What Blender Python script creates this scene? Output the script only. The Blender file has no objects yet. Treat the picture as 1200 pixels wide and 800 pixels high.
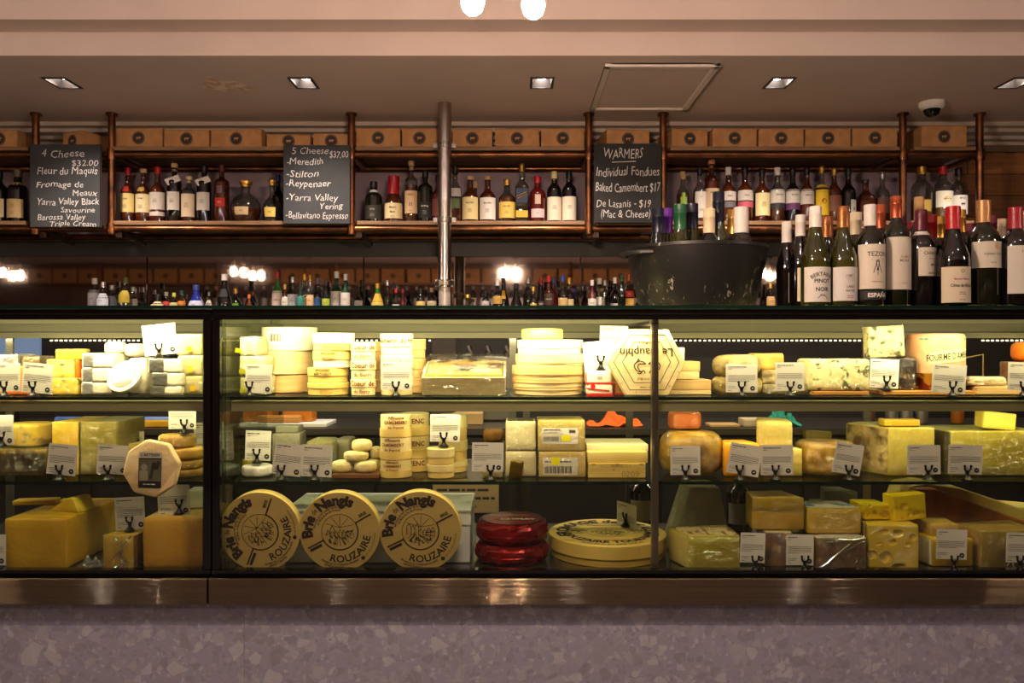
import bpy, bmesh, math, random
from mathutils import Vector, Matrix, noise
random.seed(7)
R = math.radians
SC = bpy.context.scene
COL = SC.collection
# ------------------------------------------------------------------ camera, world, lights, exposure
CAM_Y, CAM_Z, FPX = -2.4, 1.2, 936.0
cam_d = bpy.data.cameras.new('camera'); cam = bpy.data.objects.new('camera', cam_d); COL.objects.link(cam)
cam.location = (0, CAM_Y, CAM_Z); cam.rotation_euler = (R(90), 0, 0)
cam_d.sensor_width = 36; cam_d.lens = 36 * FPX / 1200; cam_d.clip_start = 0.01
SC.camera = cam
SC.view_settings.view_transform = 'Standard'; SC.view_settings.look = 'None'
SC.view_settings.exposure = 0.0; SC.view_settings.gamma = 1.0; SC.view_settings.use_curve_mapping = False
w = bpy.data.worlds.new('world'); SC.world = w; w.use_nodes = True
w.node_tree.nodes['Background'].inputs[0].default_value = (0.6, 0.55, 0.7, 1)
w.node_tree.nodes['Background'].inputs[1].default_value = 0.05
cy = SC.cycles
cy.max_bounces = 10; cy.diffuse_bounces = 3; cy.glossy_bounces = 5; cy.transparent_max_bounces = 24
cy.caustics_reflective = False; cy.caustics_refractive = False; cy.sample_clamp_indirect = 4.0

def lamp(name, kind, loc, power, col, size=0.05, size_y=None, rot=(0, 0, 0), spot=None, blend=0.6):
    d = bpy.data.lights.new(name, kind); d.energy = power; d.color = col
    if kind == 'AREA':
        d.shape = 'RECTANGLE'; d.size = size; d.size_y = size_y or size
    else:
        d.shadow_soft_size = size
    if kind == 'SPOT':
        d.spot_size = R(spot); d.spot_blend = blend
    o = bpy.data.objects.new(name, d); COL.objects.link(o); o.location = loc; o.rotation_euler = rot
    return o
WARM = (1.0, 0.74, 0.60); LED = (1.0, 0.82, 0.46); COOL = (0.86, 0.80, 1.0)
# pendant bulbs over the customers give most of the room light (their glow is in the bulbs themselves)
BULB_PAIR, BULB_SIDE = 1250, 150
# downlights in the customer ceiling (their streaks show on the steel band)
for X in (-2.50, -1.06, 0.36, 1.73):
    lamp('customer_light', 'POINT', (X, -1.5, 2.62), 12, (0.98, 0.88, 0.88), 0.022)
# downlights above the bar aisle
for X in (-2.13, -0.99, 0.14, 1.27, 2.39):
    lamp('bar_spot', 'SPOT', (X, 1.39, 2.447), 80, (1.0, 0.82, 0.70), 0.02, spot=130, blend=0.9)
# downlights over the shelf on the opposite wall, seen in the bar mirror
for X in (-2.6, -0.55, 0.05, 2.4):
    lamp('opposite_spot', 'SPOT', (X, -3.2, 2.262), 75, (1.0, 0.82, 0.70), 0.03, spot=150, blend=0.9)
# light tubes of the display case: front header, below the top shelf, rear rail
for X0, X1, k in ((-2.3, -0.97, 0.8), (-0.86, 0.44, 0.88), (0.46, 2.2, 0.5)):
    c, l = (X0 + X1) / 2, X1 - X0
    lamp('header_light', 'AREA', (c, 0.055, 1.262), 13 * k * l, LED, l, 0.02, (R(28), 0, 0))
    lamp('shelf_light', 'AREA', (c, 0.088, 0.994), 1.5 * l, LED, l, 0.015, (R(25), 0, 0))
    lamp('rear_light', 'AREA', (c, 0.662, 1.2108), 3.0 * l, LED, l, 0.012, (0, 0, 0))

# ------------------------------------------------------------------ pixel helpers (1200x800 photo frame)
def X(px, Y): return (px - 600) * (Y - CAM_Y) / FPX
def Z(py, Y): return CAM_Z - (py - 400) * (Y - CAM_Y) / FPX
def U(n, Y): return n * (Y - CAM_Y) / FPX

# ------------------------------------------------------------------ materials
def lin(c):
    return tuple((v / 255 / 12.92 if v / 255 <= 0.04045 else ((v / 255 + 0.055) / 1.055) ** 2.4) for v in c)
_mc = {}; DEEP = 0.0
def deep(c):   # richer cheese colour, greys stay
    return (c[0], c[1] - max(c[0] - c[1], 0) * DEEP * .35, max(c[2] - max(c[0] - c[2], 0) * DEEP, 8))
def newmat(name):
    m = bpy.data.materials.new(name); m.use_nodes = True
    nt = m.node_tree; return m, nt, nt.nodes['Principled BSDF']
def P(rgb, rough=0.5, metal=0.0, rgb2=None, scale=20, lo=0.4, hi=0.6, bump=0, bscale=60, coat=0, stretch=None, detail=4, aniso=0):
    """plain or two-colour noise material with optional bump"""
    if DEEP:
        rgb = deep(rgb); rgb2 = deep(rgb2) if rgb2 else None; bump *= 1.7
    key = ('P', rgb, rough, metal, rgb2, scale, lo, hi, bump, bscale, coat, stretch, detail, aniso)
    if key in _mc: return _mc[key]
    m, nt, b = newmat('mat'); L = nt.links.new
    b.inputs['Base Color'].default_value = (*lin(rgb), 1)
    b.inputs['Roughness'].default_value = rough; b.inputs['Metallic'].default_value = metal
    b.inputs['Coat Weight'].default_value = coat; b.inputs['Coat Roughness'].default_value = 0.08
    if aniso: b.inputs['Anisotropic'].default_value = aniso
    vec = None
    if rgb2 or bump:
        tc = nt.nodes.new('ShaderNodeTexCoord'); mp = nt.nodes.new('ShaderNodeMapping')
        L(tc.outputs['Object'], mp.inputs[0])
        if stretch: mp.inputs['Scale'].default_value = stretch
        vec = mp.outputs[0]
    if rgb2:
        n = nt.nodes.new('ShaderNodeTexNoise'); n.inputs['Scale'].default_value = scale; n.inputs['Detail'].default_value = detail
        L(vec, n.inputs['Vector'])
        r = nt.nodes.new('ShaderNodeValToRGB')
        r.color_ramp.elements[0].position = lo; r.color_ramp.elements[1].position = hi
        r.color_ramp.elements[0].color = (*lin(rgb), 1); r.color_ramp.elements[1].color = (*lin(rgb2), 1)
        L(n.outputs['Fac'], r.inputs[0]); L(r.outputs[0], b.inputs['Base Color'])
    if bump:
        n2 = nt.nodes.new('ShaderNodeTexNoise'); n2.inputs['Scale'].default_value = bscale; n2.inputs['Detail'].default_value = 3
        L(vec, n2.inputs['Vector'])
        bp = nt.nodes.new('ShaderNodeBump'); bp.inputs['Strength'].default_value = bump; bp.inputs['Distance'].default_value = 0.01
        L(n2.outputs['Fac'], bp.inputs['Height']); L(bp.outputs[0], b.inputs['Normal'])
    _mc[key] = m
    return m
def GL(rgb, a=0.9, rough=0.03, refl=0.12, bump=0, bscale=30, edge=0.6):
    """see-through glass or film: tinted transparent mixed with a mirror-like coat by viewing angle"""
    key = ('GL', rgb, a, rough, refl, bump, bscale, edge)
    if key in _mc: return _mc[key]
    m = bpy.data.materials.new('glass'); m.use_nodes = True
    nt = m.node_tree; nt.nodes.clear(); L = nt.links.new
    out = nt.nodes.new('ShaderNodeOutputMaterial'); mix = nt.nodes.new('ShaderNodeMixShader')
    t = nt.nodes.new('ShaderNodeBsdfTransparent'); g = nt.nodes.new('ShaderNodeBsdfGlossy')
    t.inputs[0].default_value = (*[v * a for v in lin(rgb)], 1); g.inputs['Roughness'].default_value = rough
    lw = nt.nodes.new('ShaderNodeLayerWeight'); lw.inputs['Blend'].default_value = 0.12
    ma = nt.nodes.new('ShaderNodeMath'); ma.operation = 'MULTIPLY_ADD'; ma.inputs[1].default_value = edge; ma.inputs[2].default_value = refl
    L(lw.outputs['Facing'], ma.inputs[0]); L(ma.outputs[0], mix.inputs[0])
    L(t.outputs[0], mix.inputs[1]); L(g.outputs[0], mix.inputs[2]); L(mix.outputs[0], out.inputs[0])
    if bump:
        tc = nt.nodes.new('ShaderNodeTexCoord')
        n2 = nt.nodes.new('ShaderNodeTexNoise'); n2.inputs['Scale'].default_value = bscale; n2.inputs['Detail'].default_value = 3
        n2.inputs['Distortion'].default_value = 1.5
        L(tc.outputs['Object'], n2.inputs['Vector'])
        bp = nt.nodes.new('ShaderNodeBump'); bp.inputs['Strength'].default_value = bump; bp.inputs['Distance'].default_value = 0.05
        L(n2.outputs['Fac'], bp.inputs['Height']); L(bp.outputs[0], g.inputs['Normal']); L(bp.outputs[0], lw.inputs['Normal'])
    _mc[key] = m
    return m
def EM(rgb, s):
    key = ('EM', rgb, s)
    if key in _mc: return _mc[key]
    m, nt, b = newmat('glow')
    b.inputs['Base Color'].default_value = (*lin(rgb), 1)
    b.inputs['Emission Color'].default_value = (*lin(rgb), 1); b.inputs['Emission Strength'].default_value = s
    _mc[key] = m; return m
WHITE = P((232, 230, 222), 0.6); PAPER = P((226, 222, 208), 0.75); INK = P((30, 27, 24), 0.7); GREYINK = P((95, 92, 88), 0.8)
BLACK = P((14, 13, 13), 0.35); BLKGLOSS = P((8, 8, 9), 0.08); CHALK = P((205, 200, 195), 0.9)
STEEL = P((150, 142, 132), 0.28, 1.0, bump=0.05, bscale=8, stretch=(1, 60, 60)); DSTEEL = P((90, 84, 76), 0.35, 1.0)
COPPER = P((146, 94, 58), 0.34, 1.0, (76, 54, 42), 9, 0.35, 0.7); GOLD = P((196, 150, 60), 0.3, 0.9)
WOOD = P((206, 172, 112), 0.55, 0, (186, 148, 92), 6, 0.35, 0.65, stretch=(1, 1, 12)); WOODH = P((212, 178, 118), 0.55, 0, (190, 154, 96), 5, 0.35, 0.65, stretch=(1, 1, 9))
PALEWOOD = P((226, 204, 150), 0.55, 0, (212, 184, 128), 6, 0.35, 0.65, stretch=(2, 2, 10))
DWOOD = P((128, 84, 44), 0.5, 0, (92, 58, 30), 5, 0.35, 0.65, stretch=(1, 14, 14))
KRAFT = P((190, 140, 88), 0.8, 0, (178, 128, 78), 30, 0.4, 0.6)
FILM = GL((255, 255, 250), 0.96, 0.13, 0.08, 1.0, 26, 0.3); FILM2 = GL((250, 250, 245), 0.93, 0.14, 0.08, 1.0, 18, 0.35)
CLEAR = GL((240, 245, 240), 0.96, 0.02, 0.05); SHELFGLASS = GL((240, 247, 242), 0.95, 0.02, 0.06)
EDGEGLASS = P((8, 34, 28), 0.12, coat=0.4)

# ------------------------------------------------------------------ mesh builder
class MB:
    def __init__(s): s.v = []; s.f = []; s.m = []; s.sm = []
    def add(s, vs, fs, m=0, smooth=False):
        o = len(s.v); s.v += [tuple(p) for p in vs]
        for f in fs: s.f.append(tuple(i + o for i in f)); s.m.append(m); s.sm.append(smooth)
    def box(s, x0, x1, y0, y1, z0, z1, m=0):
        s.add([(x0, y0, z0), (x1, y0, z0), (x1, y1, z0), (x0, y1, z0), (x0, y0, z1), (x1, y0, z1), (x1, y1, z1), (x0, y1, z1)],
              [(3, 2, 1, 0), (4, 5, 6, 7), (0, 1, 5, 4), (1, 2, 6, 5), (2, 3, 7, 6), (3, 0, 4, 7)], m)
    def lathe(s, prof, c=(0, 0, 0), seg=28, m=0, a0=0, a1=360, smooth=True, sq=0):
        """prof: (r, z[, mat]) from bottom to top; angle -90 faces the viewer"""
        full = a1 - a0 >= 360; n = seg if full else seg + 1
        vs = []
        for p in prof:
            for i in range(n):
                a = R(a0 + (a1 - a0) * i / seg)
                cx, cyy = math.cos(a), math.sin(a)
                if sq:
                    k = (abs(cx) ** sq + abs(cyy) ** sq) ** (-1 / sq); cx *= k; cyy *= k
                vs.append((c[0] + p[0] * cx, c[1] + p[0] * cyy, c[2] + p[1]))
        o = len(s.v); s.v += vs
        for j in range(len(prof) - 1):
            mm = prof[j][2] if len(prof[j]) > 2 else m
            for i in range(seg):
                a, b = j * n + i, j * n + (i + 1) % n
                s.f.append((o + a, o + b, o + b + n, o + a + n)); s.m.append(mm); s.sm.append(smooth)
        if full:
            if prof[0][0] > 1e-5:
                s.f.append(tuple(o + i for i in range(n - 1, -1, -1))); s.m.append(prof[0][2] if len(prof[0]) > 2 else m); s.sm.append(False)
            if prof[-1][0] > 1e-5:
                k = (len(prof) - 1) * n
                s.f.append(tuple(o + k + i for i in range(n))); s.m.append(prof[-1][2] if len(prof[-1]) > 2 else m); s.sm.append(False)
    def tube(s, pts, r, seg=10, m=0, cap=True):
        pts = [Vector(p) for p in pts]; rings = []
        for i, p in enumerate(pts):
            d = (pts[min(i + 1, len(pts) - 1)] - pts[max(i - 1, 0)]).normalized()
            a = d.cross(Vector((0, 0, 1)) if abs(d.z) < 0.9 else Vector((1, 0, 0))).normalized(); b = d.cross(a)
            rr = r[i] if isinstance(r, (list, tuple)) else r
            rings.append([p + (a * math.cos(2 * math.pi * k / seg) + b * math.sin(2 * math.pi * k / seg)) * rr for k in range(seg)])
        vs = [q for g in rings for q in g]; fs = []
        for j in range(len(pts) - 1):
            for k in range(seg): fs.append((j * seg + (k + 1) % seg, j * seg + k, (j + 1) * seg + k, (j + 1) * seg + (k + 1) % seg))
        s.add(vs, fs, m, True)
        if cap:
            s.add(rings[0], [tuple(range(seg))], m); s.add(rings[-1], [tuple(range(seg - 1, -1, -1))], m)
    def prism(s, poly, z0, z1, m=0, ms=None, mt=None):
        """extrude an xy polygon (counter-clockwise); ms: material per side, mt: top material"""
        n = len(poly)
        o = len(s.v); s.v += [(p[0], p[1], z0) for p in poly] + [(p[0], p[1], z1) for p in poly]
        s.f.append(tuple(o + i for i in range(n - 1, -1, -1))); s.m.append(m); s.sm.append(False)
        s.f.append(tuple(o + n + i for i in range(n))); s.m.append(m if mt is None else mt); s.sm.append(False)
        for i in range(n):
            j = (i + 1) % n; s.f.append((o + i, o + j, o + n + j, o + n + i)); s.m.append(ms[i] if ms else m); s.sm.append(False)
    def slab(s, poly, y0, y1, m=0, mf=None):
        """extrude an xz polygon (counter-clockwise seen from the front) from front y0 to back y1"""
        n = len(poly); o = len(s.v)
        s.v += [(p[0], y0, p[1]) for p in poly] + [(p[0], y1, p[1]) for p in poly]
        s.f.append(tuple(o + i for i in range(n))); s.m.append(m if mf is None else mf); s.sm.append(False)
        s.f.append(tuple(o + n + i for i in range(n - 1, -1, -1))); s.m.append(m); s.sm.append(False)
        for i in range(n):
            j = (i + 1) % n; s.f.append((o + j, o + i, o + n + i, o + n + j)); s.m.append(m); s.sm.append(False)
    def decal(s, shapes, fn, m=1):
        for vs, fs in shapes: s.add([fn(u, v) for u, v in vs], fs, m)
    def build(s, name, mats, parent=None, loc=(0, 0, 0), rot=(0, 0, 0), bevel=0, bseg=2, sub=0, nz=0, nsc=12, smooth=None, clampz=9.0):
        me = bpy.data.meshes.new(name); me.from_pydata(s.v, [], s.f)
        for mm in (mats if isinstance(mats, (list, tuple)) else [mats]): me.materials.append(mm)
        me.polygons.foreach_set('material_index', s.m); me.polygons.foreach_set('use_smooth', s.sm)
        if bevel or sub or nz:
            bm = bmesh.new(); bm.from_mesh(me)
            bmesh.ops.remove_doubles(bm, verts=bm.verts, dist=1e-6)
            if bevel:
                bmesh.ops.bevel(bm, geom=[e for e in bm.edges if len(e.link_faces) == 2 and e.calc_face_angle(0) > 0.4], offset=bevel, segments=bseg, affect='EDGES', profile=0.5)
            if sub:
                bmesh.ops.subdivide_edges(bm, edges=bm.edges[:], cuts=sub, use_grid_fill=True)
            if nz:
                bm.normal_update(); sd = Vector((random.random() * 50, random.random() * 50, random.random() * 50))
                for v in bm.verts:
                    v.co += v.normal * (noise.noise(v.co * nsc + sd) + 0.5 * noise.noise(v.co * nsc * 2.7 + sd)) * nz
                    if clampz: v.co.z = min(max(v.co.z, 0.0), clampz)
            if sub:
                for f in bm.faces: f.smooth = True
            bm.to_mesh(me); bm.free()
        if smooth is not None: me.polygons.foreach_set('use_smooth', [smooth] * len(me.polygons))
        me.update()
        if any(s.sm) or sub: me.set_sharp_from_angle(angle=R(50 if sub else 38))
        o = bpy.data.objects.new(name, me); COL.objects.link(o)
        o.location = loc; o.rotation_euler = rot
        if parent: o.parent = parent
        return o
def tag(o, label=None, cat=None, group=None, kind=None):
    if label: o['label'] = label
    if cat: o['category'] = cat
    if group: o['group'] = group
    if kind: o['kind'] = kind
    return o
def thing(name, label, cat, loc=(0, 0, 0), rot=(0, 0, 0), group=None):
    o = bpy.data.objects.new(name, None); COL.objects.link(o); o.empty_display_size = 0.03
    o.location = loc; o.rotation_euler = rot
    return tag(o, label, cat, group)
def struct(name, mb, mats, **k):
    return tag(mb.build(name, mats, **k), kind='structure')
def dup(o, parent=None, loc=None, rot=None, label=None):
    c = o.copy(); COL.objects.link(c)
    if parent: c.parent = parent
    if loc is not None: c.location = loc
    if rot is not None: c.rotation_euler = rot
    if label: c['label'] = label
    for ch in o.children: dup(ch, c)
    return c

# ------------------------------------------------------------------ flat marks: text, lines, logos  -> lists of (verts2d, faces)
_tc = {}
def text2d(t, size=1.0, bold=0.0, align='C', wob=0.0, shear=0.0, squeeze=1.0, serif=False):
    key = (t, bold)
    if key not in _tc:
        cu = bpy.data.curves.new('txt', 'FONT'); cu.body = t; cu.size = 1; cu.offset = bold; cu.resolution_u = 2; cu.dimensions = '2D'; cu.fill_mode = 'FRONT'
        ob = bpy.data.objects.new('txt', cu)
        me = bpy.data.meshes.new_from_object(ob)
        _tc[key] = ([tuple(v.co[:2]) for v in me.vertices], [tuple(p.vertices) for p in me.polygons])
        bpy.data.objects.remove(ob); bpy.data.curves.remove(cu); bpy.data.meshes.remove(me)
    vs, fs = _tc[key]
    if not vs: return []
    xs = [v[0] for v in vs]; x0, x1 = min(xs), max(xs)
    off = {'C': (x0 + x1) / 2, 'L': x0, 'R': x1}[align]
    sd = random.random() * 99
    out = []
    for x, y in vs:
        yy = y + (0.16 * wob * noise.noise(Vector((x * 0.9, sd, 0))) + 0.07 * wob * noise.noise(Vector((x * 3.1, sd, 5))))
        xx = x - off + shear * y + 0.10 * wob * noise.noise(Vector((x * 1.7, y * 2, sd)))
        out.append((xx * size * squeeze, (yy - 0.35) * size))
    return [(out, fs)]
def tw(shapes):
    xs = [u for vs, _ in shapes for u, _ in vs]; return max(xs) - min(xs)
def sh(shapes, du, dv, rot=0):
    c, s_ = math.cos(rot), math.sin(rot)
    return [([(u * c - v * s_ + du, u * s_ + v * c + dv) for u, v in vs], fs) for vs, fs in shapes]
def line2d(p, q, wd):
    d = Vector(q) - Vector(p); n = Vector((-d.y, d.x)); n = n.normalized() * wd / 2 if n.length else n
    p, q = Vector(p), Vector(q)
    return [([tuple(p - n), tuple(q - n), tuple(q + n), tuple(p + n)], [(0, 1, 2, 3)])]
def poly2d(pts, wd, close=False):
    o = []
    for i in range(len(pts) - (0 if close else 1)): o += line2d(pts[i], pts[(i + 1) % len(pts)], wd)
    return o
def arc2d(r, a0, a1, wd, n=40, c=(0, 0)):
    return poly2d([(c[0] + r * math.cos(R(a0 + (a1 - a0) * i / n)), c[1] + r * math.sin(R(a0 + (a1 - a0) * i / n))) for i in range(n + 1)], wd)
def rect2d(u0, u1, v0, v1): return [([(u0, v0), (u1, v0), (u1, v1), (u0, v1)], [(0, 1, 2, 3)])]
def disc2d(r, c=(0, 0), n=24): return [([(c[0] + r * math.cos(2 * math.pi * i / n), c[1] + r * math.sin(2 * math.pi * i / n)) for i in range(n)], [tuple(range(n))])]
COW = [(-.56, .18), (-.40, .30), (.30, .30), (.42, .40), (.50, .30), (.66, .22), (.62, .08), (.46, .06), (.36, -.08), (.34, -.40), (.24, -.40), (.22, -.10), (-.24, -.10), (-.30, -.40), (-.40, -.40), (-.42, .00), (-.52, .02)]
def cow2d(r, c=(0, 0)): return [([(c[0] + x * r, c[1] + y * r) for x, y in COW], [tuple(range(len(COW)))])]
def words2d(u0, u1, v, h, gap=0.25, rnd=random):
    o = []; u = u0
    while u < u1 - h:
        l = rnd.uniform(1.0, 4.5) * h; o += rect2d(u, min(u + l, u1), v - h / 2, v + h / 2); u += l + h * 0.7
    return o
def on_front(cx, y, cz, rot=0): return lambda u, v: (cx + u, y, cz + v)
def on_top(cx, cyy, z): return lambda u, v: (cx + u, cyy + v, z)
def on_cyl(r, cz, a=-90): return lambda u, v: (r * math.cos(R(a) + u / r), r * math.sin(R(a) + u / r), cz + v)
def polar_top(rt, a0):   # reads clockwise, letter tops outward
    return lambda u, v: ((rt + v) * math.cos(R(a0) - u / rt), (rt + v) * math.sin(R(a0) - u / rt))
def polar_bot(rt, a0):   # reads anticlockwise, letter tops inward
    return lambda u, v: ((rt - v) * math.cos(R(a0) + u / rt), (rt - v) * math.sin(R(a0) + u / rt))
def warp(shapes, fn): return [([fn(u, v) for u, v in vs], fs) for vs, fs in shapes]
def legs_fig(s):   # drafting compass emblem
    return poly2d([(0, 1 * s), (-.55 * s, -.7 * s)], .09 * s) + poly2d([(0, 1 * s), (.55 * s, -.7 * s)], .09 * s) + poly2d([(-.75 * s, 1 * s), (.75 * s, 1 * s)], .12 * s) + poly2d([(-.2 * s, .9 * s), (-.12 * s, .2 * s), (0, -.2 * s), (.12 * s, .2 * s), (.2 * s, .9 * s)], .1 * s) + disc2d(.16 * s, (0, -.25 * s)) + poly2d([(0, -.3 * s), (0, -1 * s)], .08 * s)
def mosquito(s):
    o = disc2d(.12 * s) + poly2d([(-.9 * s, .1 * s), (0, .12 * s), (.8 * s, .3 * s)], .08 * s)
    for a in (200, 225, 250, 290, 320, 350): o += poly2d([(0, 0), (.6 * s * math.cos(R(a)), .5 * s * math.sin(R(a)) + .1 * s), (1.0 * s * math.cos(R(a)), 1.2 * s * math.sin(R(a)))], .05 * s)
    return o
# ================================================================== THE ROOM
def wallmat(rgb, rgb2): return P(rgb, 0.85, 0, rgb2, 3, 0.35, 0.65, bump=0.03, bscale=50)
CEIL = wallmat((216, 198, 188), (210, 192, 182)); MAUVE = wallmat((158, 140, 150), (150, 130, 142)); DARKWALL = wallmat((70, 60, 60), (60, 52, 52))
def plank_mat():
    m, nt, b = newmat('planks'); L = nt.links.new
    tc = nt.nodes.new('ShaderNodeTexCoord'); mp = nt.nodes.new('ShaderNodeMapping'); mp.inputs['Rotation'].default_value = (R(90), 0, 0)
    L(tc.outputs['Object'], mp.inputs[0])
    br = nt.nodes.new('ShaderNodeTexBrick'); br.inputs['Scale'].default_value = 1; br.inputs['Brick Width'].default_value = 1.1; br.inputs['Row Height'].default_value = 0.13
    br.inputs['Mortar Size'].default_value = 0.003; br.inputs['Color1'].default_value = (*lin((190, 128, 74)), 1); br.inputs['Color2'].default_value = (*lin((124, 80, 48)), 1); br.inputs['Mortar'].default_value = (*lin((40, 28, 20)), 1)
    L(mp.outputs[0], br.inputs['Vector'])
    n = nt.nodes.new('ShaderNodeTexNoise'); n.inputs['Scale'].default_value = 6; mp2 = nt.nodes.new('ShaderNodeMapping'); mp2.inputs['Scale'].default_value = (1, 1, 14)
    L(tc.outputs['Object'], mp2.inputs[0]); L(mp2.outputs[0], n.inputs['Vector'])
    mx = nt.nodes.new('ShaderNodeMixRGB'); mx.blend_type = 'OVERLAY'; mx.inputs[0].default_value = 0.5
    L(br.outputs['Color'], mx.inputs[1]); L(n.outputs['Fac'], mx.inputs[2]); L(mx.outputs[0], b.inputs['Base Color']); b.inputs['Roughness'].default_value = 0.5
    return m
def terrazzo_mat():
    m, nt, b = newmat('terrazzo'); L = nt.links.new
    tc = nt.nodes.new('ShaderNodeTexCoord')
    nz = nt.nodes.new('ShaderNodeTexNoise'); nz.inputs['Scale'].default_value = 14; L(tc.outputs['Object'], nz.inputs['Vector'])
    ad = nt.nodes.new('ShaderNodeMixRGB'); ad.blend_type = 'LINEAR_LIGHT'; ad.inputs[0].default_value = 0.02
    L(tc.outputs['Object'], ad.inputs[1]); L(nz.outputs['Color'], ad.inputs[2])
    base = None
    for sc, thr, sd in ((75, 0.08, 8.7), (34, 0.10, 3.1), (18, 0.09, 0.0)):
        mp = nt.nodes.new('ShaderNodeMapping'); mp.inputs['Location'].default_value = (sd, sd, sd); L(ad.outputs[0], mp.inputs[0])
        v = nt.nodes.new('ShaderNodeTexVoronoi'); v.inputs['Scale'].default_value = sc; L(mp.outputs[0], v.inputs['Vector'])
        ve = nt.nodes.new('ShaderNodeTexVoronoi'); ve.feature = 'DISTANCE_TO_EDGE'; ve.inputs['Scale'].default_value = sc; L(mp.outputs[0], ve.inputs['Vector'])
        sp = nt.nodes.new('ShaderNodeSeparateColor'); L(v.outputs['Color'], sp.inputs[0])
        r = nt.nodes.new('ShaderNodeValToRGB'); r.color_ramp.interpolation = 'CONSTANT'
        cols = [(160, 156, 166), (138, 134, 144), (168, 164, 172), (150, 144, 154), (130, 128, 140), (184, 182, 188)]
        r.color_ramp.elements[0].color = (*lin(cols[0]), 1); r.color_ramp.elements[1].position = 0.18; r.color_ramp.elements[1].color = (*lin(cols[1]), 1)
        for i, c in enumerate(cols[2:]):
            e = r.color_ramp.elements.new(0.34 + 0.16 * i); e.color = (*lin(c), 1)
        L(sp.outputs[0], r.inputs[0])
        gt = nt.nodes.new('ShaderNodeMath'); gt.operation = 'GREATER_THAN'; gt.inputs[1].default_value = thr; L(ve.outputs['Distance'], gt.inputs[0])
        g2 = nt.nodes.new('ShaderNodeMath'); g2.operation = 'GREATER_THAN'; g2.inputs[1].default_value = {18: .72, 34: .62, 75: .45}[sc]; L(sp.outputs[1], g2.inputs[0])
        ml = nt.nodes.new('ShaderNodeMath'); ml.operation = 'MULTIPLY'; L(gt.outputs[0], ml.inputs[0]); L(g2.outputs[0], ml.inputs[1])
        ml2 = nt.nodes.new('ShaderNodeMath'); ml2.operation = 'MULTIPLY'; ml2.inputs[1].default_value = 0.6; L(ml.outputs[0], ml2.inputs[0])
        mx = nt.nodes.new('ShaderNodeMixRGB'); L(ml2.outputs[0], mx.inputs[0])
        if base is None: mx.inputs[1].default_value = (*lin((150, 148, 168)), 1)
        else: L(base, mx.inputs[1])
        L(r.outputs[0], mx.inputs[2]); base = mx.outputs[0]
    L(base, b.inputs['Base Color']); b.inputs['Roughness'].default_value = 0.42
    return m
XL, XR, YF, YB = -7.6, 7.6, -4.2, 2.42
q = MB(); q.box(XL, XR, YF, YB, -0.1, 0); struct('floor', q, P((122, 114, 114), 0.6, 0, (104, 98, 98), 8))
q = MB(); q.box(XL - .1, XL, YF, YB, 0, 2.9); struct('wall_left', q, DARKWALL)
q = MB(); q.box(XR, XR + .1, YF, YB, 0, 2.9); struct('wall_right', q, DARKWALL)
q = MB(); q.box(XL, XR, YF - .1, YF, 0, 2.9); struct('wall_front', q, wallmat((128, 104, 92), (116, 94, 84)))
q = MB(); q.box(XL, XR, YB, YB + .1, 0, 2.9); struct('wall_back', q, plank_mat())
q = MB(); q.box(XL, 2.62, 2.30, 2.325, 1.70, 2.36); struct('wall_panel', q, MAUVE)
SOF, DLX, DLY = 2.427, (X(73, 1.39), X(356, 1.39), X(635, 1.39), X(913, 1.39), X(1193, 1.37)), 1.39
q = MB()
q.box(XL, XR, YF, 0.92, 2.95, 3.0); q.box(XL, XR, 0.90, 0.92, 2.53, 2.95); q.box(XL, XR, 0.92, 1.05, 2.53, 2.56)
q.box(XL, XR, 1.03, 1.05, SOF, 2.53)
q.box(XL, XR, 1.05, DLY - .075, SOF, 2.45); q.box(XL, XR, DLY + .075, YB, SOF, 2.45)
xs = [XL] + [e for x in DLX for e in (x - .05, x + .05)] + [XR]
for i in range(0, len(xs), 2): q.box(xs[i], xs[i + 1], DLY - .075, DLY + .075, SOF, 2.45)
struct('ceiling', q, CEIL)
q = MB(); q.box(XL, XR, YF, -2.9, 2.27, 2.95); struct('ceiling_bulkhead', q, CEIL)
for X_ in (-2.6, -0.55, 0.05, 2.4):
    t = thing('round_downlight', 'round downlight over the shelf opposite the bar, seen in the mirror', 'ceiling light', (X_, -3.2, 2.27), group='downlights opposite the bar')
    q = MB(); q.lathe([(.034, -.004), (.05, -.004), (.05, 0), (.034, 0), (.034, -.004)], seg=20); q.build('trim_ring', P((60, 54, 50), .4), t)
    q = MB(); q.lathe([(.0, -.001), (.033, -.001)], seg=20); q.build('lamp', EM((255, 226, 190), 18), t)
q = MB()
for a, z in ((2.06, 2.405), (2.12, 2.385), (2.2, 2.365), (2.26, 2.345)): q.box(XL, XR, a, YB, z, z + 0.0225)
struct('trim_1', q, P((196, 184, 172), 0.6))
# loose flake of paint on the soffit
def ceil_pt(px, py): D = (SOF - CAM_Z) * FPX / (400 - py); return ((px - 600) * D / FPX, D + CAM_Y)
q = MB(); random.seed(3)
out = [(236, 104), (240, 97), (238, 91), (246, 88), (251, 93), (262, 95), (276, 95), (288, 99), (299, 103), (292, 106), (278, 105), (262, 107), (248, 105)]
cen = ceil_pt(258, 100); pts = [ceil_pt(*p) for p in out]
vs = [(cen[0], cen[1], SOF - .006)] + [(cen[0] + (x - cen[0]) * .6, cen[1] + (y - cen[1]) * .6, SOF - .004 - .004 * random.random()) for x, y in pts] + [(x, y, SOF - .0012) for x, y in pts]
n = len(pts); q.add(vs, [(0, 1 + (i + 1) % n, 1 + i) for i in range(n)] + [(1 + i, 1 + (i + 1) % n, 1 + n + (i + 1) % n, 1 + n + i) for i in range(n)])
tag(q.build('paint_patch', P((244, 232, 216), 0.9, 0, (206, 176, 148), 25)), 'peeling patch of paint on the low ceiling between two downlights', 'paint patch')

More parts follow.
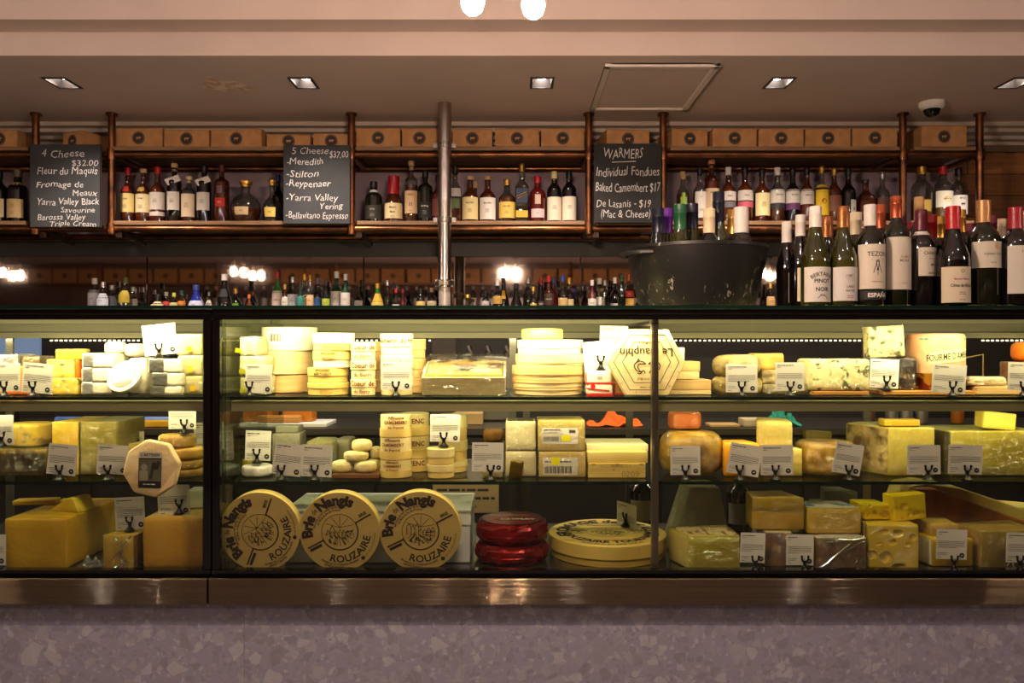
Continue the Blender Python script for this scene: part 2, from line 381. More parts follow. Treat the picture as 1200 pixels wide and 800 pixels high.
# ------------------------------------------------------------------ ceiling fittings
DLAB = ['square recessed downlight nearest the left edge of the low ceiling', 'square recessed downlight beside the peeling paint patch', 'square recessed downlight beside the access hatch, above the steel pipe', 'square recessed downlight between the access hatch and the security camera', 'square recessed downlight cut by the edge above the security camera']
for x, lb in zip(DLX, DLAB):
    t = thing('downlight', lb, 'ceiling light', (x, DLY, SOF), group='square downlights in the low ceiling')
    q = MB()
    for a, b_, c, d in ((-.056, .056, -.081, -.066), (-.056, .056, .066, .081), (-.056, -.044, -.066, .066), (.044, .056, -.066, .066)): q.box(a, b_, c, d, -.004, .001)
    q.build('frame', P((40, 36, 34), 0.4), t)
    q = MB(); q.add([(-.044, -.066, 0), (.044, -.066, 0), (.044, .066, 0), (-.044, .066, 0), (-.036, -.05, .05), (.036, -.05, .05), (.036, .06, .05), (-.036, .06, .05)],
                    [(0, 1, 5, 4), (1, 2, 6, 5), (2, 3, 7, 6), (3, 0, 4, 7), (4, 5, 6, 7)])
    q.build('reflector', P((64, 58, 54), 0.45, 0.3), t)
    q = MB(); q.lathe([(.020, .0), (.026, .004), (.026, .012), (.020, .014)], (0, .03, .030), seg=20); q.box(-.03, .03, -.048, -.02, .040, .044); q.build('lamp', EM((255, 240, 230), 40), t)
t = thing('access_hatch', 'white framed access hatch in the low ceiling above the warmers chalkboard', 'hatch', (0, 0, SOF))
def ceil_pt(px, py): D = (SOF - CAM_Z) * FPX / (400 - py); return ((px - 600) * D / FPX, D + CAM_Y)
hx0, hy1 = ceil_pt(705, 77); hx1, hy0 = ceil_pt(806, 125); hx0 = ceil_pt(692, 125)[0]
q = MB(); fw = .028
for a, b_, c, d in ((hx0, hx1, hy0, hy0 + fw), (hx0, hx1, hy1 - fw * 1.2, hy1), (hx0, hx0 + fw, hy0 + fw, hy1 - fw * 1.2), (hx1 - fw, hx1, hy0 + fw, hy1 - fw * 1.2)): q.box(a, b_, c, d, -.016, 0)
q.build('hatch_frame', P((226, 214, 204), 0.5), t, bevel=.004)
q = MB(); q.box(hx0 + fw, hx1 - fw, hy0 + fw, hy1 - fw * 1.2, -.005, 0); q.build('hatch_panel', CEIL, t)
cx, cyy = ceil_pt(1092, 120)
t = thing('security_camera', 'white dome security camera under the low ceiling near the shelf end', 'security camera', (cx, cyy, SOF))
q = MB(); q.lathe([(.062, 0), (.062, -.018), (.052, -.034), (.044, -.038)][::-1], seg=28); q.build('housing', WHITE, t)
q = MB(); q.lathe([(.0, -.076), (.02, -.072), (.034, -.06), (.042, -.038)], seg=24); q.build('dome', BLKGLOSS, t)
def pendant(xx, yy, zb, lab, grp, s):
    t = thing('pendant_bulb', lab, 'pendant light', (xx, yy, zb), group=grp)
    q = MB(); q.lathe([(0, 0), (.010, .001), (.018, .008), (.0225, .022), (.021, .042), (.015, .062), (.0125, .074)], seg=24); q.build('bulb', EM((255, 218, 188), s), t)
    q = MB(); q.lathe([(.0135, .072), (.0145, .08), (.0145, .125), (.009, .14), (.0, .142)], seg=20); q.build('lamp_holder', P((130, 92, 52), 0.3, 0.9), t)
    q = MB(); q.tube([(0, 0, .14), (0, 0, 2.95 - zb)], .003, 6); q.build('cable', BLACK, t)
    return t
pendant(X(554, -.85), -.85, Z(17, -.85), 'glowing pendant bulb, left of the pair at the top edge, hanging a little higher', 'pendant bulbs over the customers', BULB_PAIR)
pendant(X(625, -.85), -.85, Z(21, -.85), 'glowing pendant bulb, right of the pair at the top edge, hanging a little lower', 'pendant bulbs over the customers', BULB_PAIR)
for gx in (-2.6, 2.5, -4.97):
    for dx, dz in ((-.13, .02), (-.035, .01), (.04, -.02), (.125, -.015)):
        pendant(gx + dx, -.85 + dz, 1.83 + dz, 'glowing pendant bulb over the customers, reflected in the bar mirror', 'pendant bulbs over the customers', BULB_SIDE)

for X_ in (-2.50, -1.06, 0.36, 1.73):
    t = thing('ceiling_spotlight', 'black spotlight can hanging over the customers, above the frame', 'ceiling light', (X_, -1.5, 2.67), group='spotlight cans over the customers')
    q = MB(); q.lathe([(.03, -.02), (.045, -.02), (.045, .12), (.02, .14), (.02, .28)], seg=20); q.build('can', BLACK, t)
# ================================================================== THE DISPLAY CASE
Z1, Z2, Z3, ZC = 1.030, 0.771, 0.495, 1.3077     # top shelf, middle shelf, deck, countertop
CASES = [(-2.6, X(247, 0), 'left end of the glass cheese display case, ending at the double black post'), (X(248.5, 0), 2.6, 'long glass cheese display case with steel support post')]
for ci, (a, b_, lb) in enumerate(CASES):
    t = thing('display_case', lb, 'display case', (0, 0, 0))
    q = MB(); q.box(a, b_, -.012, .62, ZC - .0103, ZC); o = q.build('countertop_glass', [EDGEGLASS, SHELFGLASS], t)
    for p in o.data.polygons:
        if abs(p.normal.z) > .5: p.material_index = 1
    q = MB(); q.box(a, b_, -.002, .03, 1.266, 1.2972); q.box(a, b_, -.006, .0, 1.279, 1.2835); q.build('header_frame', BLKGLOSS, t, bevel=.0015, bseg=1)
    q = MB(); q.box(a, b_, -.004, .028, .4955, .514); q.build('bottom_rail', BLKGLOSS, t)
    pe0, pe1 = (b_ - .023, b_) if ci == 0 else (a, a + .023)
    q = MB(); q.box(pe0, pe1, -.002, .024, .514, 1.266); q.build('end_post', BLKGLOSS, t, bevel=.002, bseg=1)
    ix0, ix1 = (a, pe0 - .001) if ci == 0 else (pe1 + .001, b_)
    cuts = [ix0, ix1] if ci == 0 else [ix0, X(766, 0), ix1]
    for u0, u1 in zip(cuts, cuts[1:]):
        q = MB(); q.box(u0 + .001, u1 - .001, .004, .010, .514, 1.266); q.build('front_pane', GL((250, 252, 248), 0.94, 0.01, 0.012), t)
    q = MB(); xe = pe0 - .012 if ci == 0 else pe1 + .002; q.box(xe, xe + .008, .026, .64, .497, 1.2955); q.build('end_pane', GL((244, 248, 240), 0.95, 0.02, 0.04), t)
    ix0, ix1 = (a, xe - .002) if ci == 0 else (xe + .011, b_)
    for zs, nm in ((Z1, 'top'), (Z2, 'middle')):
        q = MB(); q.box(ix0, ix1, .048, .52, zs - .0095, zs); o = q.build('glass_shelf', [EDGEGLASS, SHELFGLASS], t)
        for p in o.data.polygons:
            if abs(p.normal.z) > .5: p.material_index = 1
    q = MB(); q.box(ix0, ix1, .062, .068, .985, 1.0165); q.box(ix0, ix1, .068, .10, 1.0125, 1.0165); q.build('shelf_rail', P((168, 160, 122), 0.42, 0.7), t)
    q = MB(); q.box(a, b_, .03, .70, .470, Z3); q.build('deck', P((116, 116, 104), 0.22, 0.9, bump=.02, bscale=30), t)
    q = MB(); q.box(a, b_, .68, .70, 1.238, 1.266); q.box(a, b_, .67, .70, 1.213, 1.234); q.box(a, b_, .60, .70, 1.266, 1.2965)
    q.build('rear_frame', P((120, 118, 94), 0.5, 0.2), t)
    q = MB(); q.box(a, b_, .694, .70, 1.2342, 1.2378); q.build('frame_gap', BLACK, t)
    q = MB()
    for u0, u1 in (((X(60, .66), X(166, .66)),) if ci == 0 else ((X(282, .66), X(505, .66)), (X(785, .66), X(1015, .66)), (X(1150, .66), X(1300, .66)))):
        q = MB(); k = u0
        while k < u1: q.box(k, k + .0065, .652, .658, 1.201, 1.206); k += .0185
        q.build('led_strip', EM((255, 236, 180), 5), t)
    q = MB()
    for u in ((X(10, .69),) if ci == 0 else (X(597, .69), X(613, .69), X(733, .69), X(1010, .69))):
        q = MB(); q.box(u, u + U(8, .69), .672, .684, Z3, 1.213); q.build('door_stile', P((112, 108, 100), 0.4, 0.8), t)
    if ci == 1:
        q = MB(); q.box(X(763, .035), X(771, .035), .022, .046, Z3, 1.266); o = q.build('support_post', P((140, 132, 122), 0.33, 1.0), t, bevel=.002)
        q = MB(); q.box(X(771, .035) - U(8.6, .035), X(771, .035) + .001, .021, .047, Z(379.5, .035), Z(378.5, .035)); q.build('joint', BLACK, o)
        q = MB(); q.tube([(X(767, .035), .046, 1.255), (X(767, .035), .60, 1.255)], .010, 8); q.build('top_brace', DSTEEL, t)
    q = MB(); q.box(a, b_, -.032, .03, .4176, .4975); q.build('steel_bumper', 'x' and None or bpy.data.materials.new('brushed'), t, bevel=.004)
for m in [m for m in bpy.data.materials if m.name.startswith('brushed')]:   # horizontally brushed steel: fine grooves tip the normal up and down only
    m.use_nodes = True; nt = m.node_tree; b = nt.nodes['Principled BSDF']; L = nt.links.new
    b.inputs['Base Color'].default_value = (*lin((118, 106, 90)), 1); b.inputs['Metallic'].default_value = 1; b.inputs['Roughness'].default_value = 0.09
    tc = nt.nodes.new('ShaderNodeTexCoord'); mp = nt.nodes.new('ShaderNodeMapping'); mp.inputs['Scale'].default_value = (0, 0, 7000); n = nt.nodes.new('ShaderNodeTexNoise'); n.inputs['Scale'].default_value = 1; n.inputs['Detail'].default_value = 1
    L(tc.outputs['Object'], mp.inputs[0]); L(mp.outputs[0], n.inputs['Vector'])
    ma = nt.nodes.new('ShaderNodeMath'); ma.operation = 'MULTIPLY_ADD'; ma.inputs[1].default_value = 8; ma.inputs[2].default_value = -4; L(n.outputs['Fac'], ma.inputs[0])
    cb = nt.nodes.new('ShaderNodeCombineXYZ'); L(ma.outputs[0], cb.inputs['Z']); ge = nt.nodes.new('ShaderNodeNewGeometry')
    ad = nt.nodes.new('ShaderNodeVectorMath'); ad.operation = 'ADD'; L(ge.outputs['Normal'], ad.inputs[0]); L(cb.outputs[0], ad.inputs[1])
    no = nt.nodes.new('ShaderNodeVectorMath'); no.operation = 'NORMALIZE'; L(ad.outputs[0], no.inputs[0]); L(no.outputs[0], b.inputs['Normal'])
TZ = terrazzo_mat()
sx = [-2.75 + .0, X(29, 0), X(285, 0), X(541, 0), X(797, 0), X(1053, 0), 2.6]
for i in range(len(sx) - 1):
    q = MB(); q.box(sx[i] + .0003, sx[i + 1] - .0003, .012, .05, 0.0, .4176)
    tag(q.build('stone_panel', TZ), ['polished pale terrazzo panel at the left end under the display case', 'pale terrazzo panel under the cheese case, second from the left, ending below the double post', 'pale terrazzo panel under the Brie de Nangis boxes, between two fine seams', 'pale terrazzo panel under the red foil cheese and support post', 'pale terrazzo panel under the right-hand wedges', 'pale terrazzo panel at the right end under the display case'][i], 'stone panel', 'terrazzo panels under the display case')
q = MB(); q.box(-2.6, 2.6, .05, .70, 0, .468); tag(q.build('case_cabinet', DSTEEL), 'plain cabinet carrying the display case behind the terrazzo panels', 'cabinet')

# ================================================================== BACK BAR
t = thing('back_counter', 'dark back counter behind the display case with steel worktop', 'counter', (0, 0, 0))
q = MB(); q.box(-4.2, 4.2, 1.45, 2.3, .75, .78); q.build('worktop', P((84, 80, 74), 0.35, 0.8), t)
q = MB(); q.box(-4.2, 4.2, 1.50, 2.3, 0, .75); q.build('cabinet', P((20, 18, 17), 0.5), t)
for k in range(12):
    q = MB(); x = -4.1 + k * .69; q.box(x, x + .67, 1.485, 1.499, .1, .73); d = q.build('door', P((24, 22, 20), 0.45), t)
    q = MB(); q.box(x + .1, x + .57, 1.472, 1.484, .68, .695); q.build('handle', STEEL, d)
q = MB(); q.box(-4.2, 4.2, 2.00, 2.3, .78, 1.285); q.build('riser', P((26, 23, 21), 0.5, 0, (20, 18, 16), 3), t)
q = MB(); q.box(-4.2, 4.2, 1.97, 2.3, 1.285, 1.32); q.build('ledge', P((70, 58, 48), 0.3), t)
MIRROR = P((214, 204, 200), 0.03, 1.0)
mx = [X(-332, 2.32), X(-79, 2.32), X(174, 2.32), X(427, 2.32), X(680, 2.32), X(933, 2.32), X(1186, 2.32), X(1440, 2.32)]
ml = ['tall mirror panel off to the far left behind the bar bottles', 'mirror panel behind the bar bottles at the left edge', 'mirror panel behind the bar bottles, under the second chalkboard', 'mirror panel behind the bar bottles, beside the steel pipe', 'mirror panel behind the bar bottles and black pot', 'mirror panel behind the bar bottles and wine bottles', 'mirror panel at the right end of the bar']
for i in range(7):
    q = MB(); q.box(mx[i] + .002, mx[i + 1] - .002, 2.303, 2.315, 1.322, 1.70)
    tag(q.build('mirror_panel', MIRROR, bevel=.002, bseg=1), ml[i], 'mirror', 'mirror panels behind the bar')
q = MB(); q.box(-4.2, 4.2, 2.285, 2.298, 1.70, 1.785); tag(q.build('bulkhead_board', P((30, 26, 24), 0.5)), 'dark board running under the bottle shelf above the mirror', 'board')

# ------------------------------------------------------------------ copper pipe shelving
t = thing('pipe_shelving_unit', 'copper pipe shelving hung from the ceiling with wooden boards', 'shelving', (0, 0, 0))
UP = [X(-283, 1.9), X(42, 1.9), X(131, 1.9), X(412, 1.9), X(690, 1.9), X(777, 1.9), X(1058, 1.9), X(1148, 1.9)]
SZ, BZ = 1.848, 2.247   # lower and upper board tops
for u in UP:
    q = MB(); q.tube([(u, 1.9, SOF), (u, 1.9, 1.79)], .0195, 14); q.lathe([(.025, -.03), (.027, -.02), (.027, .02), (.025, .03)], (u, 1.9, 2.205), 14); q.lathe([(.025, -.03), (.027, -.02), (.027, .02), (.025, .03)], (u, 1.9, 1.806), 14); q.lathe([(.03, -.012), (.03, 0)], (u, 1.9, SOF), 14)
    q.build('upright', COPPER, t)
    for zz in (1.806, 2.205):
        q = MB(); q.tube([(u, 1.9, zz), (u, 2.25, zz)], .014, 10); q.build('cross_pipe', COPPER, t)
    q = MB(); q.tube([(u + .03, 1.93, 1.80), (u + .06, 2.16, 1.755)], .012, 8); q.box(u + .02, u + .055, 1.90, 1.93, 1.76, 1.80); q.build('bracket', P((70, 58, 48), 0.35, 0.9), t)
for zz in (1.806, 2.205):
    for yy in (1.9, 2.25):
        q = MB(); q.tube([(-4.1, yy, zz), (UP[-1], yy, zz)], .0175, 14); q.build('rail', COPPER, t)
BOARD = P((150, 116, 80), 0.5, 0, (112, 82, 54), 5, .35, .65, stretch=(1, 12, 12)); 
for z, segs in ((BZ, ((-60, 35), (133, 407), (417, 685), (707, 762), (785, 1053), (1070, 1142))), (SZ, ((-60, 31), (134, 407), (419, 685), (700, 765), (785, 1053), (1066, 1140)))):
    for s0, s1 in segs:
        q = MB(); q.box(X(s0, 1.9), X(s1, 1.9), 1.885, 2.28, z - .022, z - .0005); q.build('shelf_board', BOARD, t, bevel=.002, bseg=1)
# steel pipe in front of the shelves
px_ = X(521, 1.72)
t = thing('steel_pipe', 'tall polished steel pipe standing from bar to ceiling in front of the bottles', 'pipe', (px_, 1.72, 0))
q = MB(); q.tube([(0, 0, SOF), (0, 0, 1.48)], .0355, 28, cap=True); q.build('pipe', P((176, 166, 156), 0.22, 1.0), t)
q = MB(); q.lathe([(.030, 0), (.030, .27)], (0, 0, 1.24), 24); q.build('lower_sleeve', P((190, 180, 170), 0.4, 0.4), t)
q = MB(); q.lathe([(.036, -.012), (.05, -.01), (.05, .01), (.036, .014)], (0, 0, 1.50), 24)
for k in range(8): q.lathe([(.005, -.018), (.005, .018)], (.045 * math.cos(k * .785 + .3), .045 * math.sin(k * .785 + .3), 1.50), 6)
q.build('flange', STEEL, t)
for zz in (Z(171, 1.72), Z(258, 1.72)):
    q = MB(); q.lathe([(.0365, -.014), (.0385, -.012), (.0385, .012), (.0365, .014)], (0, 0, zz), 24); q.box(-.058, -.036, -.008, .008, zz - .012, zz + .012); q.box(.036, .058, -.008, .008, zz - .012, zz + .012)
    q.build('pipe_clamp', STEEL, t)
# its foot: plinth behind the case on the back counter edge
q = MB(); q.box(-.06, .06, -.05, .05, .781, 1.24); q.build('pedestal', P((60, 54, 48), 0.4), t)

# ------------------------------------------------------------------ chalkboards
BOARDM = P((44, 46, 48), 0.75, 0, (58, 60, 62), 4, .35, .7)
BOARDB = P((26, 24, 23), 0.75, 0, (38, 35, 33), 4, .35, .7)
def chalkboard(x0, x1, y0, y1, lab, lines, mat):
    Y = 1.84; w_, h_ = U(x1 - x0, Y), U(y1 - y0, Y); xc, zc = (X(x0, Y) + X(x1, Y)) / 2, Z((y0 + y1) / 2, Y)
    t = thing('chalkboard', lab, 'chalkboard', (xc, Y, zc))
    q = MB(); q.box(-w_ / 2, w_ / 2, 0, .012, -h_ / 2, h_ / 2); q.build('board', mat, t, bevel=.0015, bseg=1)
    q = MB(); q.box(-w_ / 2 - .0015, w_ / 2 + .0015, .0125, .02, -h_ / 2 - .001, h_ / 2 + .001); q.build('backing', P((70, 56, 44), .7), t)
    for ln in lines:
        q = MB()
        if ln[0] == '_':
            q.decal(line2d((U(ln[1] - (x0 + x1) / 2, Y), U((y0 + y1) / 2 - ln[3], Y)), (U(ln[2] - (x0 + x1) / 2, Y), U((y0 + y1) / 2 - ln[3] + 1, Y)), .004), on_front(0, -.0008, 0), 0); q.build('chalk_line', CHALK, t); continue
        s, cx0, cx1, cyy, sz = ln
        d = text2d(s, 1, -0.004, 'L', 1.0, .12); k = U(cx1 - cx0, Y) / tw(d); vsz = U(sz, Y) * 1.25
        d = [([(u * k, v * vsz) for u, v in vs], fs) for vs, fs in d]
        q.decal(d, on_front(U(cx0 - (x0 + x1) / 2, Y), -.0008, U((y0 + y1) / 2 - cyy, Y)), 0); q.build('chalk_line', CHALK, t)
    return t
random.seed(5)
chalkboard(35, 117, 169, 266, 'grey chalkboard listing four cheeses for $32, at the left end of the shelves', [
    ('4 Cheese', 48, 98, 180, 10), ('$32.00', 84, 115, 191, 8), ('Fleur du Maquis', 44, 115, 200, 10), ('Fromage de', 43, 98, 216, 8), ('Meaux', 85, 114, 226, 8),
    ('Yarra Valley Black', 43, 115, 236, 9), ('Savourine', 71, 111, 246, 7), ('Barossa Valley', 44, 100, 254, 8), ('Triple Cream', 58, 112, 262, 7)], BOARDM)
chalkboard(332, 410, 170, 262, 'grey chalkboard listing five cheeses for $37, left of the steel pipe', [
    ('5 Cheese', 342, 385, 176, 9), ('$37.00', 386, 408, 181, 9), ('-Meredith', 336, 378, 189, 9), ('-Stilton', 335, 373, 203, 9), ('-Reypenaer', 335, 388, 215, 9),
    ('-Yarra Valley', 335, 396, 231, 9), ('Yering', 374, 401, 241, 8), ('-Bellavitano Espresso', 335, 408, 252, 9)], BOARDM)
chalkboard(697, 775, 168, 261, 'black chalkboard listing warmers and fondues behind the black pot', [
    ('WARMERS', 707, 753, 179, 13), ('_', 717, 745, 190), ('Individual Fondues', 699, 773, 201, 12), ('Baked Camembert $17', 698, 774, 219, 12), ('De Lasanis - $19', 699, 763, 238, 10), ('(Mac & Cheese)', 704, 762, 250, 10)], BOARDB)

# ------------------------------------------------------------------ cartons with the round cow logo
LOGO = P((52, 44, 40), 0.8)
def carton(w_, h_, d_, lab, loc, rz=0, grp='cartons on the top shelf', nm='carton', logo=True):
    t = thing(nm, lab, 'carton', loc, (0, 0, rz), grp)
    q = MB(); q.box(-w_ / 2, w_ / 2, -d_ / 2, d_ / 2, 0, h_ - .003); q.build('box', KRAFT, t, bevel=.002, bseg=1)
    q = MB(); q.box(-w_ / 2 - .0015, w_ / 2 + .0015, -d_ / 2 - .0005, d_ / 2, h_ - .0025, h_)
    q.build('lid', KRAFT, t)
    q = MB(); q.decal(disc2d(.034), on_front(0, -d_ / 2 - .0006, h_ * .5), 0); q.decal(cow2d(.024, (0, -.001)), on_front(0, -d_ / 2 - .0011, h_ * .5), 1)
    q.decal(arc2d(.029, 0, 360, .0012), on_front(0, -d_ / 2 - .0011, h_ * .5), 1); q.build('logo', [LOGO, KRAFT], t)
    return t
CB = [(-22, 20, 152, 0, 'brown carton cut by the left edge above the dark wine bottles'), (71, 104, 151, -24, 'brown carton turned askew behind the four cheese chalkboard'), (134, 190.5, 150, 0, 'brown logo carton just right of the first pair of pipes'),
      (192, 245, 152, 0, 'brown logo carton, second right of the first pair of pipes'), (247, 308, 151, -3, 'widest brown logo carton, third right of the first pair of pipes'), (311, 362, 157, 3, 'low brown logo carton behind the left of the five cheese chalkboard'),
      (365, 407, 156, 4, 'brown logo carton behind the right of the five cheese chalkboard'), (417, 469, 150, 0, 'brown logo carton just left of the steel pipe, by the upright'), (471, 512, 150.5, 0, 'brown logo carton partly behind the steel pipe on its left'),
      (530, 577, 151, 0, 'brown logo carton touching the right of the steel pipe'), (580, 632, 151, 0, 'brown logo carton, second right of the steel pipe'), (634, 685, 150.5, 0, 'brown logo carton, third right of the steel pipe'),
      (708, 760, 151, 6, 'brown logo carton above the warmers chalkboard'), (783, 828, 149.5, 10, 'brown logo carton turned slightly, right of the warmers chalkboard'), (835, 887, 150.5, 0, 'brown logo carton above the pot end of the whisky row'),
      (889, 942, 150.5, 0, 'brown logo carton under the fourth downlight'), (944, 997, 150.5, 0, 'brown logo carton, second from the pipe below the security camera'), (999, 1052, 150, 0, 'brown logo carton against the pipe left of the security camera'),
      (1080, 1133, 147, 0, 'brown logo carton in the end bay below the security camera')]
for x0, x1, yt, rz, lb in CB:
    w_ = U(x1 - x0, 1.92); h_ = Z(yt, 1.92) - BZ
    carton(w_ - .002, h_, .22, lb, ((X(x0, 1.92) + X(x1, 1.92)) / 2, 1.92 + .11 + abs(rz) * .002, BZ + .0002), R(rz))
# opposite wall (seen only in the mirror): shelf, cartons, bottles
t = thing('wall_shelf', 'long dark shelf on the wall opposite the bar, seen in the mirror', 'shelf', (0, -4.0, 0))
for zz in (2.00, 1.66):
    q = MB(); q.box(-7.4, 7.4, -.19, .16, zz - .03, zz); q.build('shelf_board', DWOOD, t)
for xx in (-5.6, -4.0, -2.4, -.8, .8, 2.4, 4.0, 5.6):
    q = MB(); q.tube([(xx, .14, 2.269), (xx, .14, .002)], .02, 8); q.build('upright', COPPER, t)
random.seed(11)
c0 = None
for k in range(40):
    xx = -6.8 + k * .345
    if c0 is None: c0 = carton(.31, .19, .24, 'brown logo carton on the shelf opposite the bar, seen in the mirror', (xx, -4.02, 2.001), math.pi, 'cartons on the opposite shelf')
    else: dup(c0, None, (xx, -4.02, 2.001), (0, 0, math.pi + random.uniform(-.05, .05)))
# ================================================================== BOTTLES
SHAPES = {
 'bordeaux': [(.90, 0), (1, .012), (1, .60), (.97, .645), (.84, .695), (.58, .735), (.42, .77), (.385, .80), (.375, .93), (.40, .935), (.40, .965), (.375, .97)],
 'burgundy': [(.90, 0), (1, .012), (1, .44), (.96, .50), (.82, .57), (.62, .66), (.47, .735), (.40, .80), (.36, .93), (.39, .935), (.39, .965), (.36, .97)],
 'hock': [(.90, 0), (1, .012), (1, .40), (.95, .47), (.78, .58), (.58, .70), (.44, .80), (.38, .93), (.40, .935), (.40, .97)],
 'whisky': [(.92, 0), (1, .012), (1, .54), (.96, .585), (.80, .635), (.52, .68), (.38, .72), (.33, .80), (.33, .90), (.36, .905), (.36, .93)],
 'cylinder': [(.92, 0), (1, .012), (1, .66), (.95, .70), (.70, .735), (.40, .76), (.33, .79), (.33, .90), (.37, .905), (.37, .93)],
 'square': [(.95, 0), (1, .012), (1, .60), (.90, .64), (.5, .70), (.38, .74), (.34, .80), (.34, .90), (.38, .93)],
 'slope': [(.92, 0), (1, .012), (1, .36), (.92, .45), (.70, .56), (.50, .66), (.38, .76), (.34, .85), (.34, .92)],
 'globe': [(.45, 0), (.50, .01), (.80, .10), (.97, .25), (1, .36), (.95, .48), (.75, .60), (.45, .68), (.30, .72), (.28, .84), (.34, .845), (.34, .87)],
 'flask': [(.75, 0), (.80, .01), (.95, .15), (1, .30), (.92, .42), (.62, .53), (.36, .60), (.30, .68), (.28, .84), (.33, .85), (.33, .87)],
}
def prof_r(shape, f):
    pr = SHAPES[shape]
    for (r0, z0), (r1, z1) in zip(pr, pr[1:]):
        if z0 <= f <= z1: return r0 + (r1 - r0) * (f - z0) / max(z1 - z0, 1e-6)
    return pr[-1][0]
GREENB = P((16, 20, 9), 0.06, coat=0.6); OLIVE = P((58, 58, 18), 0.06, coat=0.6, rgb2=(34, 36, 10), scale=12); BLACKB = P((10, 8, 8), 0.06, coat=0.6); AMBER = P((82, 36, 10), 0.06, coat=0.6, rgb2=(48, 18, 6), scale=14)
REDB = P((80, 14, 12), 0.06, coat=0.6); LIQ = P((122, 62, 18), 0.1, coat=0.3, rgb2=(84, 38, 10), scale=10); GLASSB = GL((226, 232, 226), 0.86, 0.03, 0.10); BLUEB = P((30, 44, 140), 0.06, coat=.6); LGREEN = P((40, 110, 34), 0.06, coat=.6); DGREEN = P((12, 58, 34), 0.06, coat=.6); LIQR = P((96, 22, 12), .1)
GLASSM = {'g': GREENB, 'o': OLIVE, 'k': BLACKB, 'a': AMBER, 'r': REDB, 'c': GLASSB, 'b': BLUEB, 'l': LGREEN, 'd': DGREEN}
def bottle(lab, cx, yt, zb, Y, wpx, shape, glass, cap=None, labels=(), capf=.86, liquid=None, tagc=None, yb=None, name='spirit_bottle', cat='bottle', grp=None, cork=False, rz=0, seg=24, capr=1.12):
    """cx, yt, wpx in photo pixels at the bottle's axis Y; labels: (z0, z1, rgb, arc, [(text, size, zf, rgb, bold)...], centre angle)"""
    xx = X(cx, Y); H = Z(yt, Y) - zb; Rr = U(wpx, Y) / 2
    t = thing(name, lab, cat, (xx, Y, zb), (0, 0, rz), grp)
    sq = 6 if shape == 'square' else 0
    pr = [(r * Rr, z * H) for r, z in SHAPES[shape]]
    q = MB(); q.lathe(pr, seg=seg, sq=sq); q.build('glass_body', GLASSM[glass], t)
    if glass == 'c' and liquid:
        lv = liquid[1]; q = MB(); lp = [(max(r * Rr - .0022, .002), max(z * H, .004)) for r, z in SHAPES[shape] if z < lv] + [(prof_r(shape, lv) * Rr - .0022, lv * H)]
        q.lathe(lp, seg=seg, sq=sq); q.build('liquid', liquid[0], t)
    if cap:
        top = SHAPES[shape][-1]; z0 = capf * H
        rc = max(prof_r(shape, capf), top[0]) * Rr * capr
        q = MB()
        if cork: q.lathe([(rc * .8, z0), (rc * .8, z0 + (H - z0) * .45), (rc * 1.1, z0 + (H - z0) * .5), (rc * 1.15, H * .99), (rc * 1.0, H)], seg=16)
        else: q.lathe([(rc * 1.02, z0), (rc, z0 + .002), (rc, H - (H - z0) * .38), (rc * 1.03, H - (H - z0) * .37), (rc * 1.03, H - (H - z0) * .33), (rc, H - (H - z0) * .32), (rc, H - .002), (rc * .92, H)], seg=18)
        q.build('stopper' if cork else 'cap', cap, t)
    for lb in labels:
        z0, z1, rgb, arc = lb[:4]; ac = lb[5] if len(lb) > 5 else -90
        q = MB(); n = 5
        ls = [(prof_r(shape, z0 + (z1 - z0) * k / n) * Rr + .0006, (z0 + (z1 - z0) * k / n) * H) for k in range(n + 1)]
        if sq: q.box(-Rr * .86, Rr * .86, -Rr - .001, -Rr + .001, z0 * H, z1 * H)
        else: q.lathe(ls, seg=14, a0=ac - arc / 2, a1=ac + arc / 2)
        mats = [P(rgb, .65)]
        for tx in (lb[4] if len(lb) > 4 else ()):
            s, size, zf, trgb, bold = tx[:5]; zc = (z0 + (z1 - z0) * zf) * H; rr = prof_r(shape, z0 + (z1 - z0) * zf) * Rr + .0012
            mats.append(P(trgb, .7)); k = len(mats) - 1
            d = s if isinstance(s, list) else text2d(s, size, bold, squeeze=tx[5] if len(tx) > 5 else 1)
            q.decal(d, on_front(0, -Rr - .0015, zc) if sq else on_cyl(rr, zc, ac), k)
        q.build('label', mats, t)
    if tagc:
        q = MB(); q.add([(-.045, -Rr * .75, .72 * H), (.03, -Rr * .75, .80 * H), (.05, -Rr * .95, .70 * H), (-.02, -Rr * .95, .62 * H)], [(3, 2, 1, 0)])
        q.add([(-.045, -Rr * .75 + .002, .72 * H), (.03, -Rr * .75 + .002, .80 * H), (.05, -Rr * .95 + .002, .70 * H), (-.02, -Rr * .95 + .002, .62 * H)], [(0, 1, 2, 3)]); q.build('hang_tag', P(tagc, .7), t)
    return t
def fine(n, w, h, gap, seed=1):   # n rows of tiny print
    rr = random.Random(seed); o = []
    for i in range(n):
        ww = w * rr.uniform(.6, 1); o += words2d(-ww / 2, ww / 2, (n / 2 - i - .5) * gap, h, rnd=rr)
    return o
RED = P((168, 22, 28), .35); CORKM = P((196, 160, 112), .8); GOLDC = P((200, 156, 70), .3, .8); BLK = P((16, 15, 15), .35); SILV = P((180, 178, 176), .3, .8); WCAP = P((214, 208, 200), .45); PURP = P((92, 34, 140), .35); GRN = P((24, 84, 52), .35); NAVY = P((18, 22, 40), .3); BRONZE = P((150, 92, 48), .35, .6); COPC = P((176, 86, 54), .35, .6); MAROON = P((92, 18, 40), .35); BLUEC = P((40, 60, 130), .35)
DEEP = .22
